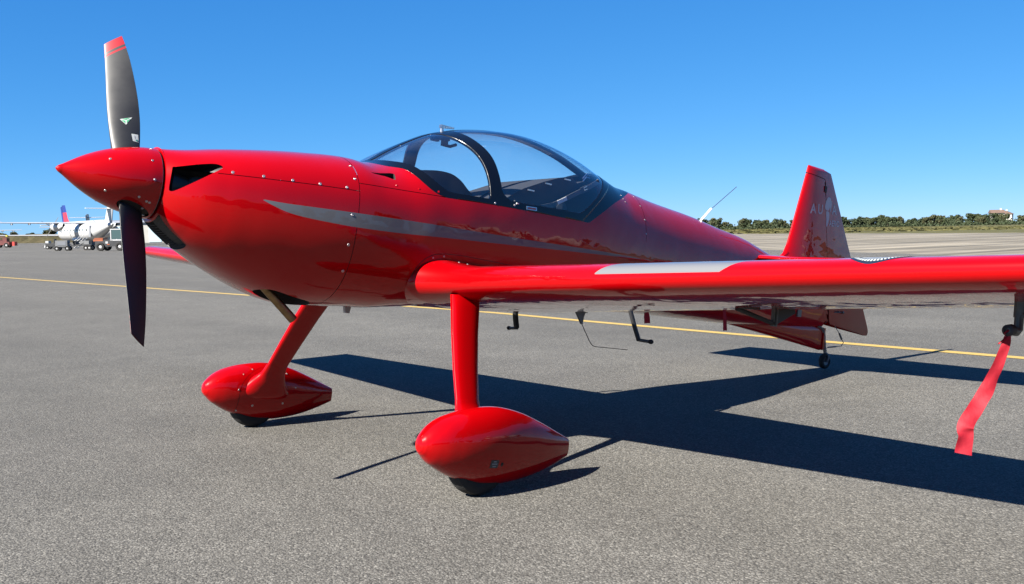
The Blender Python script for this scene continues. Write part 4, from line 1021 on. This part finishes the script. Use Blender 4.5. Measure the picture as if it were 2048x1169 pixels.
# seats: reclined shells with head rests
for s in (-1, 1):
    prof = [(2.44, .13), (2.491, .225), (2.602, .300), (2.678, .343), (2.838, .412), (2.961, .458), (3.06, .482), (3.12, .45), (2.95, .28), (2.70, -.10), (2.45, -.22)]
    y0, y1 = (s*.02, s*.30) if s > 0 else (s*.30, s*.02)
    st_ = PB(MB().prism(prof, y0, y1), 'seat', M['cabin'], plane)
    hr = MB(); hr.lathe([(-.05, .001), (-.045, .045), (0, .06), (.045, .045), (.05, .001)], (3.00, s*.262, .262), 'y', 20); PB(hr, 'headrest', M['cabin_grey'], st_, True)
    # shoulder harness lying on the side of the seat
    def band(pts, wd, yv, mat, name, th=.004):
        pts = np.array(pts, float); d = np.gradient(pts, axis=0); d /= np.linalg.norm(d, axis=1, keepdims=True); nn = np.stack([-d[:, 1], d[:, 0]], 1)*wd/2; m = MB(); k = len(pts)
        V = [(p[0]+q[0], yv, p[1]+q[1]) for p, q in zip(pts, nn)]+[(p[0]-q[0], yv, p[1]-q[1]) for p, q in zip(pts, nn)]+[(p[0]+q[0], yv+th, p[1]+q[1]) for p, q in zip(pts, nn)]+[(p[0]-q[0], yv+th, p[1]-q[1]) for p, q in zip(pts, nn)]
        F = []
        for i in range(k-1): F += [(i, k+i, k+i+1, i+1), (2*k+i+1, 3*k+i+1, 3*k+i, 2*k+i), (i, i+1, 2*k+i+1, 2*k+i), (k+i+1, k+i, 3*k+i, 3*k+i+1)]
        return PB(m.add(V, F), name, mat, st_)
    yv = s*.335
    band([(3.28, .490), (3.216, .446), (3.152, .412)], .030, yv, M['webbing'], 'harness_strap')
    band([(3.16, .415), (2.985, .318), (2.90, .272), (2.80, .24)], .030, yv, M['webbing'], 'harness_strap')
    band([(3.175, .424), (3.125, .398)], .040, yv-.004*s*-1, M['cabin_grey'], 'harness_buckle', .008)
    band([(3.172, .437), (3.145, .422), (3.153, .408), (3.178, .420)], .005, yv+s*.006, M['steel'], 'buckle_frame')
    band([(3.005, .330), (2.93, .289)], .024, yv+s*.005, M['white'], 'harness_pad', .006)
bk = MB().prism([(3.06, .30), (3.12, .43), (3.30, .50), (3.42, .47), (3.50, .35), (3.5, .1), (3.2, .05)], -.17, .17); PB(bk, 'rear_shelf', M['cabin'], plane)
for x, z in [(2.72, .335), (2.86, .40), (3.02, .455)]:
    PB(MB().box((x, -.312, z), (.05, .01, .008)), 'latch_bracket', M['steel'], plane)
for x, y in [(3.30, -.16), (3.22, -.24)]:
    PB(MB().tube([(x, y, .50), (x+.03, y, .535), (x+.06, y, .53)], .005, 6), 'latch_bracket', M['steel'], plane)
PB(MB().box((2.53, -.40, .20), (.014, .012, .075)), 'canopy_lever', M['cabin_grey'], plane)
# action camera mount inside the top of the frame
cm = MB(); cm.box((2.20, 0, .590), (.14, .04, .02)); cm.box((2.245, 0, .572), (.035, .03, .05)); cm.box((2.17, 0, .575), (.05, .03, .022)); cm.tube([(2.235, 0, .553), (2.29, 0, .552), (2.335, 0, .572)], .010, 8)
PB(cm, 'camera_mount', M['cabin_grey'], plane)
# temperature probe on top of the canopy frame
pr = MB(); pr.tube([(2.215, 0, .600), (2.215, 0, .662)], .012, 12); pr.add([(2.20, -.012, .652), (2.20, .012, .652), (2.20, .012, .672), (2.20, -.012, .672), (2.305, -.004, .664), (2.305, .004, .664), (2.305, .004, .674), (2.305, -.004, .674)], [(3, 2, 1, 0), (4, 5, 6, 7), (0, 1, 5, 4), (1, 2, 6, 5), (2, 3, 7, 6), (3, 0, 4, 7)])
PB(pr, 'air_probe', M['steel'], plane)
# whip antenna on the spine
wa = PB(MB().tube([(4.715, 0, .425), (4.853, 0, .561)], .011, 12, flat=.7), 'whip_antenna', M['white'], plane, True)
PB(MB().tube([(4.85, 0, .556), (5.143, 0, .785)], .0026, 6), 'antenna_wire', M['steel'], wa)
# belly antenna
ba = PB(MB().prism([(3.49, -.355), (3.60, -.355), (3.583, -.405), (3.578, -.455), (3.567, -.455)], -.008, .008), 'belly_antenna', M['dark_steel'], plane)
PB(MB().box((3.545, 0, -.372), (.13, .03, .006)), 'antenna_base', M['dark_steel'], ba)
PB(MB().tube(spl([(3.572, 0, -.45), (3.64, 0, -.535), (3.685, 0, -.585), (3.725, 0, -.602), (3.85, 0, -.603), (4.064, 0, -.604)], 5), .0028, 6), 'antenna_wire', M['black'], ba)
# boarding steps behind each wing
for s in (-1, 1):
    m = MB(); m.tube(spl([(3.415, s*.54, -.27), (3.435, s*.575, -.33), (3.47, s*.60, -.44), (3.505, s*.615, -.525)], 4), .021, 12, flat=.7); sp = PB(m, 'boarding_step', M['black'], plane, True)
    PB(MB().tube([(3.505, s*.605, -.527), (3.515, s*.70, -.532)], .011, 10), 'step_peg', M['cabin_grey'], sp, True)
    PB(MB().lathe([(0, .001), (.004, .014), (.02, .016), (.03, .010), (.031, .001)] if s > 0 else [(0, .001), (-.004, .014), (-.02, .016), (-.03, .010), (-.031, .001)], (3.515, s*.70, -.532), 'y', 14), 'step_cap', M['rubber'], sp, True)
# exhaust
ex = MB(); ex.tube([(1.05, -.13, -.43), (1.262, -.15, -.615)], .0245, 24, cap=False); ex.tube([(1.262, -.15, -.615), (1.05, -.13, -.43)], .0215, 24, cap=False)
PB(ex, 'exhaust_pipe', M['brass'], plane, True)
PB(MB().prism([(1.655, -.50), (1.70, -.50), (1.692, -.548), (1.665, -.548)], -.012, .012), 'drain_mast', simple('mast_grey', (.35, .33, .33), .4), plane)
# pitot under the port wing
PM = MB(); PM.tube([(2.42, -3.49, -.20), (2.42, -3.49, -.318)], .0215, 18, flat=.6); pit = PB(PM, 'pitot_mast', M['olive'], plane, True)
PB(MB().tube([(2.42, -3.49, -.31), (2.42, -3.49, -.362), (2.405, -3.49, -.372), (2.34, -3.49, -.372)], .0165, 16), 'pitot_tube', M['olive'], pit, True)
PB(MB().box((2.42, -3.49, -.222), (.09, .05, .006)), 'mast_foot', M['dark_steel'], pit)
for a in (-.012, 0, .012): PB(MB().tube([(2.42+a*1.4, -3.512, -.305), (2.42+a*1.4, -3.518, -.305)], .0035, 8), 'mast_screw', M['black'], pit)
# aileron spade under the port wing, and its mate
for s in (-1,):
    y = s*2.06; sp = PB(MB().box((2.93, y, -.335), (.035, .018, .125)), 'aileron_spade_arm', M['olive'], plane)
    m = MB(); m.tube([(2.93, y, -.385), (2.62, y, -.335)], .012, 8); PB(m, 'spade_rod', M['black'], sp)
    PB(MB().box((2.62, y, -.328), (.10, .20, .010)), 'spade_plate', M['black'], sp)
    PB(MB().prism([(2.94, -.27), (3.08, -.285), (3.10, -.315), (2.95, -.385)], y-.006, y+.006), 'spade_bracket', M['black'], sp)
    PB(MB().box((2.93, y, -.335), (.012, .024, .11)), 'spade_slot', M['black'], sp)

# ================================================================== THINGS ON THE AEROPLANE (lie or hang on it, so they stand alone)
def b2w(P):
    P = np.atleast_2d(np.asarray(P, float)); c, s = math.cos(TH), math.sin(TH)
    return np.stack([P[:, 0]*c+P[:, 2]*s, P[:, 1], Z0-P[:, 0]*s+P[:, 2]*c], 1)
def ribbon(name, spine, widths, rolls, mat, label, cat, side=(rx, ry, 0), group=None):
    P = spl(spine, 8); n = len(P); t = np.linspace(0, 1, n); w = np.interp(t, np.linspace(0, 1, len(widths)), widths); ro = np.interp(t, np.linspace(0, 1, len(rolls)), rolls)
    S_ = np.array(side); S_ = S_/np.linalg.norm(S_); d = np.gradient(P, axis=0); d /= np.linalg.norm(d, axis=1, keepdims=True); V = []; m = 7
    for i in range(n):
        a = S_-d[i]*(S_@d[i]); a /= np.linalg.norm(a); b = np.cross(d[i], a); r = a*math.cos(ro[i])+b*math.sin(ro[i]); q = np.cross(d[i], r)
        for k in range(m):
            u = k/(m-1)-.5; V.append(P[i]+r*w[i]*u+q*w[i]*(.06*math.sin(u*4+i*.3)+.03*math.sin(i*.8)))
    F = [(i*m+k, i*m+k+1, (i+1)*m+k+1, (i+1)*m+k) for i in range(n-1) for k in range(m-1)]
    e = empty(name, tuple(P[0])); tag(e, label, cat, group)
    mesh_obj('cloth_band', np.array(V)-P[0], F, mat, e); return e
sp_ = b2w([(2.345, -3.49, -.378), (2.338, -3.488, -.42), (2.322, -3.478, -.484), (2.300, -3.462, -.56), (2.278, -3.455, -.605), (2.235, -3.445, -.665), (2.195, -3.435, -.725), (2.190, -3.44, -.765), (2.182, -3.44, -.828)])
sr_ = ribbon('warning_streamer', sp_, [.012, .030, .036, .044, .050, .052, .053, .056, .057, .058], [.5, .25, .1, -.25, .15, .5, -.1, .45, -.1, .05], M['ribbon'], 'long red cloth streamer hanging from the pitot tube under the near wing', 'streamer')
MB().lathe([(-.012, .012), (-.008, .0215), (.022, .0215), (.026, .015)], tuple(b2w([(2.345, -3.49, -.372)])[0]-np.array(sr_.location)), 'x', 16).build('pitot_cover', M['black'], sr_, True)
kn = MB(); kn.tube([(0, 0, .006), (-.008, .01, -.004), (0, .004, -.018), (.008, -.006, -.006), (0, 0, .008)], .005, 8); kn.build('knot', M['ribbon'], sr_, True)
MB().tube([(.0, 0, -.012), (-.02, .012, -.03), (-.034, .02, -.042)], .0045, 6, flat=.4).build('tie_end', M['ribbon'], sr_)
ribbon('warning_ribbon', b2w([(4.81, -.255, -.215), (4.815, -.262, -.27), (4.825, -.262, -.33), (4.835, -.262, -.385)]), [.014, .026, .028, .03], [.2, -.2, .3, 0], M['ribbon'], 'short dark red ribbon hanging from the rear fuselage side under the near wing', 'ribbon')
ribbon('warning_tag', b2w([(3.955, -.25, -.325), (3.965, -.25, -.36), (3.975, -.25, -.402)]), [.03, .042, .042], [0, .15, 0], M['ribbon'], 'small square red tag hanging under the belly next to the boarding step', 'tag')

# ================================================================== FAR AIRFIELD
AW = simple('airliner_white', (.46, .465, .47), .35, coat=.3, var=.04, vscale=.4)
AG = simple('airliner_grey', (.19, .20, .22), .45, var=.08, vscale=.5)
BLUE = simple('fin_blue', (.010, .026, .16), .4); RED2 = simple('fin_red', (.33, .02, .04), .4)
DARK = simple('machine_dark', (.02, .022, .026), .6, var=.2, vscale=2); ORANGE = simple('machine_orange', (.32, .08, .025), .55, var=.1, vscale=2); MRED = simple('machine_red', (.12, .02, .017), .6, var=.2, vscale=2)
CGREY = simple('cart_grey', (.16, .165, .17), .55, var=.12, vscale=3); CGLASS = simple('cab_glass', (.05, .09, .09), .12, spec=.8); YEL = simple('hi_vis_yellow', (.36, .35, .04), .7)
def loft(sections, n=28):
    """sections: x, centre z, half width, half height"""
    m = MB(); P = []; F = []
    for x, z, w, h in sections:
        for k in range(n): t = 2*math.pi*k/n; P.append((x, w*math.cos(t), z+h*math.sin(t)))
    for i in range(len(sections)-1):
        for k in range(n): F.append((i*n+k, i*n+(k+1) % n, (i+1)*n+(k+1) % n, (i+1)*n+k))
    return m.add(P, F)
def slab(pts_root, pts_tip, thick_r, thick_t):
    """a wing-like panel between a root chord and a tip chord ((x,y,z) leading, trailing)"""
    m = MB(); V = []; 
    for (le, te), t in ((pts_root, thick_r), (pts_tip, thick_t)):
        le, te = np.array(le), np.array(te); up = np.array([0, 0, 1.]) if abs(le[2]-pts_tip[0][2]) < 1.6 else np.array([0, 1., 0])
        for f, s in ((0, 0), (.12, .8), (.4, 1), (1, .08), (.4, -.7), (.12, -.6)): V.append(le+(te-le)*f+up*t*s/2)
    F = [tuple(range(6)), tuple(range(11, 5, -1))]+[(i, (i+1) % 6, 6+(i+1) % 6, 6+i) for i in range(6)]
    return m.add(V, F)
def turboprop(x, y, hd, sc, label, fin=None, group=None, low_tail=False):
    """high wing twin with a T tail; its nose points along hd"""
    e = empty('turboprop_airliner', (x, y, 0), (0, 0, hd)); e.scale = (sc,)*3; tag(e, label, 'airliner', group)
    L = [(13.2, 1.75, .05, .05), (13.0, 1.8, .45, .45), (12.2, 1.95, .95, .95), (11, 2.1, 1.28, 1.28), (9.5, 2.15, 1.4, 1.4), (-4, 2.15, 1.4, 1.4), (-7, 2.35, 1.25, 1.2), (-10, 2.75, .85, .8), (-12.6, 3.1, .40, .36), (-13.6, 3.2, .12, .1)]
    loft(L).build('fuselage', AW, e, True, 60)
    for s in (-1, 1):
        dz = -2.3 if low_tail else 0
        w = slab(((1.6, s*.2, 3.55+dz), (-1.0, s*.2, 3.5+dz)), ((1.0, s*13.4, 3.75+dz), (-.5, s*13.4, 3.72+dz)), .42, .18).build('wing', AW, e)
        if low_tail: continue
        for yy in (5.5, 8.5, 11.0): MB().box((-.75, s*yy, 3.45), (1.1, .12, .22)).build('flap_fairing', AG, w)
        nac = loft([(3.6, 3.0, .30, .32), (3.2, 3.0, .50, .55), (1.5, 2.95, .55, .70), (-.5, 3.0, .50, .60), (-2.6, 3.25, .18, .22)], 18)
        for p in range(len(nac.v)): nac.v[p] = (nac.v[p][0], nac.v[p][1]+s*4.0, nac.v[p][2])
        ng = nac.build('engine_nacelle', AW if s > 0 else AW, e, True, 60)
        MB().lathe([(3.55, .33), (3.9, .26), (4.25, .02)], (0, s*4.0, 3.0), 'x', 16).build('propeller_hub', AG, ng, True)
        for k in range(4):
            a = math.pi/2*k+.55; c_, s_ = math.cos(a), math.sin(a)
            MB().tube([(3.8, s*4.0+c_*.25, 3.0+s_*.25), (3.82, s*4.0+c_*1.0, 3.0+s_*1.0), (3.84, s*4.0+c_*1.9, 3.0+s_*1.9)], [.10, .16, .07], 6, flat=.3).build('propeller_blade', DARK, ng)
    for s in (-1, 1):
        zt = 3.0 if low_tail else 5.55
        slab(((-11.4, s*.05, zt), (-13.0, s*.05, zt-.05)), ((-12.3, s*3.6, zt+.05), (-13.2, s*3.6, zt+.03)), .22, .12).build('tailplane', AW, e)
    for s in (-1, 1):      # main gear fairing and wheels
        g = loft([(2.2, .95, .1, .1), (1.4, .95, .42, .40), (-1.2, .95, .42, .40), (-2.2, 1.0, .1, .1)], 14)
        for p in range(len(g.v)): g.v[p] = (g.v[p][0], g.v[p][1]+s*1.35, g.v[p][2])
        gg = g.build('gear_fairing', AW, e, True, 60); MB().lathe([(-.14, .2), (-.15, .36), (-.1, .42), (.1, .42), (.15, .36), (.14, .2)], (0, s*1.75, .42), 'y', 18).build('wheel', M['rubber'], gg, True)
    MB().lathe([(-.2, .12), (-.2, .26), (.2, .26), (.2, .12)], (10.2, 0, .28), 'y', 16).build('nose_wheel', M['rubber'], e, True)
    mats = fin or [AW]
    f = MB(); z0, z1 = 2.9, 6.3; n = 3 if len(mats) > 1 else 1
    prof = lambda z: (np.interp(z, [2.9, 3.5, 4.0, 6.3], [-6.8, -9.0, -9.9, -11.4]), np.interp(z, [2.9, 6.3], [-12.2, -13.3]))
    zz = [2.9, 3.2, 3.5, 3.8, 4.1, 4.6, 5.1, 5.6, 6.0, 6.3]; V = []; F = []; mi = []
    for z in zz:
        a, b = prof(z)
        for fx, yy in ((0, 0), (.3, .16), (1, .03), (1, -.03), (.3, -.16)): V.append((a+(b-a)*fx, yy, z))
    for i in range(len(zz)-1):
        for k in range(5):
            F.append((i*5+k, i*5+(k+1) % 5, (i+1)*5+(k+1) % 5, (i+1)*5+k)); mi.append(0 if len(mats) == 1 else (0 if zz[i] >= 5.0 else (1 if zz[i] >= 3.4 else 0)))
    F.append(tuple(range(len(V)-5, len(V)))); mi.append(0); f.add(V, F); f.m = mi
    fo = f.build('fin', mats, e)
    ru = MB(); a = prof(3.0)[1]; ru.prism([(-12.25, 3.0), (-13.0, 3.1), (-14.1, 6.0), (-13.32, 6.1)], -.045, .045); ru.build('rudder', AG if len(mats) == 1 else mats[0], fo)
    for k in range(9): MB().tube([(8.6-k*1.7, 1.36, 2.45), (8.6-k*1.7, 1.44, 2.45)], .17, 10).build('window', CGLASS, e)
    for k in range(9): MB().tube([(8.6-k*1.7, -1.36, 2.45), (8.6-k*1.7, -1.44, 2.45)], .17, 10).build('window', CGLASS, e)
    MB().box((-6.4, 1.26, 2.25), (1.0, .10, 1.75)).build('door', AG, e)
    return e
def heading(dd, ds): v = (ox*dd+rx*ds, oy*dd+ry*ds); return math.atan2(v[1], v[0])
H1 = heading(25, -20)
x, y = gp(163, -67.5); turboprop(x, y, H1, 1.0, 'nearest white high wing turboprop with its wing reaching the left edge')
x, y = gp(233.5, -93); turboprop(x, y, heading(26, -4), 1.0, 'white turboprop parked behind the nearest one, only its tail and wing showing')
x, y = gp(215.5, -89.3); turboprop(x, y, heading(-26, 20), 1.35, 'farther airliner with a tall blue and red tail fin', [BLUE, RED2], low_tail=True)
x, y = gp(205, -109.0); turboprop(x, y, heading(22, -24), .82, 'small white turboprop at the left edge showing only its wing tip')
def wheel_set(e, pts, r, w):
    for px, py in pts:
        q = MB().lathe([(-w*.35, r*.45), (-w*.5, r*.6), (-w*.5, r*.9), (-w*.3, r), (w*.3, r), (w*.5, r*.9), (w*.5, r*.6), (w*.35, r*.45)], (px, py, r), 'y', 20).build('wheel', M['rubber'], e, True)
        MB().lathe([(-w*.36, .001), (-w*.36, r*.36), (w*.36, r*.36), (w*.36, .001)], (px, py, r), 'y', 14).build('rim', AW, q)
# dark pushback tractor
x, y = gp(96, -37.3); t = empty('tow_tractor', (x, y, 0), (0, 0, math.atan2(ry, rx))); tag(t, 'black airport tow tractor with white cab and orange hood behind the propeller blade', 'tow tractor')
MB().box((.35, 0, .66), (3.3, 1.7, .52)).box((-.1, 0, .95), (.9, 1.5, .20)).build('body', DARK, t)
MB().box((-1.05, 0, 1.0), (.9, 1.5, .20)).build('hood', ORANGE, t); MB().box((-1.05, 0, 1.18), (.8, 1.2, .07)).build('hood_lid', ORANGE, t)
cb = MB().box((.72, 0, 2.0), (1.25, 1.5, .09)).box((.15, -.70, 1.5), (.09, .09, 1.0)).box((.15, .70, 1.5), (.09, .09, 1.0)).box((1.30, -.70, 1.5), (.09, .09, 1.0)).box((1.30, .70, 1.5), (.09, .09, 1.0)).box((.72, 0, 1.0), (1.25, 1.5, .12)).build('cab', AW, t)
MB().box((.72, -.71, 1.52), (1.04, .03, .86)).box((.72, .71, 1.52), (1.04, .03, .86)).box((.13, 0, 1.52), (.03, 1.2, .86)).build('cab_window', CGLASS, cb)
MB().box((-.2, -.86, .78), (.22, .03, .2)).build('side_plate', AW, t); MB().box((1.55, -.86, .75), (.35, .03, .18)).build('lamp', AW, t); MB().box((-.05, -.87, .60), (.25, .03, .08)).build('stripe', ORANGE, t)
wheel_set(t, [(-.80, -.78), (-.80, .78), (1.0, -.78), (1.0, .78)], .40, .34)
# ground power cart and trolleys
x, y = gp(102, -44.6); t = empty('power_cart', (x, y, 0), (0, 0, math.atan2(ry, rx)+.1)); tag(t, 'grey box shaped ground power cart on two visible wheels', 'cart')
MB().box((0, 0, .72), (1.15, .9, .62)).build('cabinet', CGREY, t); MB().box((.05, -.46, .74), (.8, .02, .36)).build('side_panel', AG, t); MB().box((0, 0, .36), (1.5, .8, .1)).build('chassis', DARK, t)
hz_ = MB(); hz_.tube([(.6, -.3, .8), (1.0, -.35, .5), (1.5, -.3, .45), (2.1, -.2, .75)], .05, 6); hz_.build('cable', DARK, t)
wheel_set(t, [(-.45, -.42), (-.45, .42), (.55, -.42), (.55, .42)], .24, .16)
x, y = gp(103.5, -43.0); t = empty('baggage_trolley', (x, y, 0), (0, 0, math.atan2(ry, rx))); tag(t, 'low dark flatbed trolley right of the grey power cart', 'trolley')
MB().box((0, 0, .55), (1.7, .9, .10)).box((-.8, 0, .75), (.06, .9, .4)).box((.8, 0, .75), (.06, .9, .4)).build('flatbed', DARK, t); MB().box((.1, 0, .78), (.9, .7, .36)).build('crate', CGREY, t)
MB().tube([(-.9, 0, .5), (-1.3, 0, .35)], .03, 6).build('drawbar', DARK, t)
wheel_set(t, [(.25, -.42), (.6, -.42), (.25, .42), (.6, .42)], .25, .16)
x, y = gp(118, -52.8); t = empty('small_tug', (x, y, 0), (0, 0, math.atan2(ry, rx))); tag(t, 'small dark tug with white nose left of the power cart', 'tug')
MB().box((0, 0, .5), (1.3, .8, .4)).build('body', DARK, t); MB().box((-.45, 0, .82), (.35, .7, .28)).build('nose', AW, t); MB().box((.35, 0, .9), (.1, .6, .5)).build('seat_back', DARK, t)
wheel_set(t, [(-.4, -.38), (.4, -.38), (-.4, .38), (.4, .38)], .22, .15)
x, y = gp(120, -50.3); t = empty('boarding_stairs', (x, y, 0), (0, 0, math.atan2(ry, rx))); tag(t, 'white boarding stairs leaning up to the nearest turboprop door', 'stairs')
for k in range(6): MB().box((-.55+k*.2, 0, .12+k*.2), (.26, .75, .07)).build('tread', AW, t)
for s in (-1, 1): MB().tube([(-.65, s*.4, .05), (.6, s*.4, 1.25)], .05, 6).build('stringer', AG, t); MB().tube([(-.65, s*.4, .9), (-.3, s*.4, 1.1), (.55, s*.4, 1.95)], .025, 6).build('handrail', AW, t)
x, y = gp(150, -74.6); t = empty('belt_loader', (x, y, 0), (0, 0, math.atan2(ry, rx))); tag(t, 'dark red belt loader standing at the left edge', 'belt loader')
MB().box((.3, 0, .62), (2.3, 1.1, .45)).build('chassis', MRED, t); cv = MB(); cv.prism([(-2.6, 1.75), (-2.5, 1.95), (.9, .75), (.8, .55)], -.4, .4); cv.build('conveyor', MRED, t)
MB().box((.75, 0, 1.1), (.6, .9, .6)).build('cab', MRED, t); MB().box((.55, 0, 1.55), (1.1, .9, .10)).build('canopy_roof', MRED, t); MB().box((.95, -.1, 1.72), (.28, .28, .26)).build('beacon', YEL, t)
MB().box((2.0, 0, .55), (.35, .9, .6)).build('red_box', simple('bright_red', (.45, .04, .03), .5), t)
wheel_set(t, [(-.4, -.5), (1.0, -.5), (-.4, .5), (1.0, .5)], .36, .2)
x, y = gp(137, -62.2); t = empty('marker_cone', (x, y, 0)); tag(t, 'small pale marker cone standing alone on the far asphalt', 'cone')
MB().lathe([(0, .26), (.04, .26), (.05, .16), (.55, .05), (.56, .001)], axis='z', n=16).build('cone_body', AW, t, True); MB().lathe([(0, .27), (.035, .27)], axis='z', n=16).build('cone_base', DARK, t)
# white shed to the right of the tractor
x, y = gp(212, -69); t = empty('white_hangar', (x, y, 0), (0, 0, math.atan2(ry, rx)+.12)); tag(t, 'long white hangar wall seen between the propeller blade and the red nose', 'hangar')
MB().box((0, 0, 2.0), (26, 12, 4.0)).build('wall', RENDER, t); MB().prism([(-6.3, 4.0), (6.3, 4.0), (0, 4.7)], -13.2, 13.2, axis=0).build('roof', AG, t)
BLP = simple('pale_blue_panel', (.45, .60, .66), .5)
for k in (-11, -7, -3, 1): MB().box((k, -6.03, 1.7), (2.4, .08, 3.2)).build('door_panel', BLP, t)
# what stands behind the photographer and shows only in the gloss of the paint
x, y = gp(-62, 26); t = empty('hangar', (x, y, 0), (0, 0, math.atan2(ry, rx))); tag(t, 'wide beige hangar behind the photographer, seen only as a reflection', 'hangar')
BEIGE = simple('hangar_cladding', (.16, .14, .11), .7, var=.1, vscale=.3)
MB().box((0, 0, 3.4), (46, 18, 6.8)).build('wall', BEIGE, t); MB().prism([(-9.5, 6.8), (9.5, 6.8), (0, 8.6)], -23.5, 23.5, axis=0).build('roof', AG, t)
for k in range(5): MB().box((-17+k*8.5, 9.05, 2.8), (7.6, .12, 5.4)).build('door_leaf', AG, t)
turboprop(47, -47, math.atan2(.66, .75), 1.0, 'white airliner standing off to the right, seen only as a reflection in the fuselage side')
WV = []; WF = []
for i in range(30):
    t_ = i/29; x = -95+270*t_+random.uniform(-4, 4); y = -82-36*t_+random.uniform(-8, 8); s_ = random.uniform(1.3, 2.0)
    for me in TREE_PROTO[i % 7]:
        b = len(WV); WV += [(x+v.co.x*s_, y+v.co.y*s_, v.co.z*s_) for v in me.vertices]; WF += [[k+b for k in p.vertices] for p in me.polygons]
tag(mesh_obj('woodland', WV, WF, LEAF[1], smooth=False), 'far wood behind the photographer, seen only as a dark reflection in the paint', None, None, 'stuff')
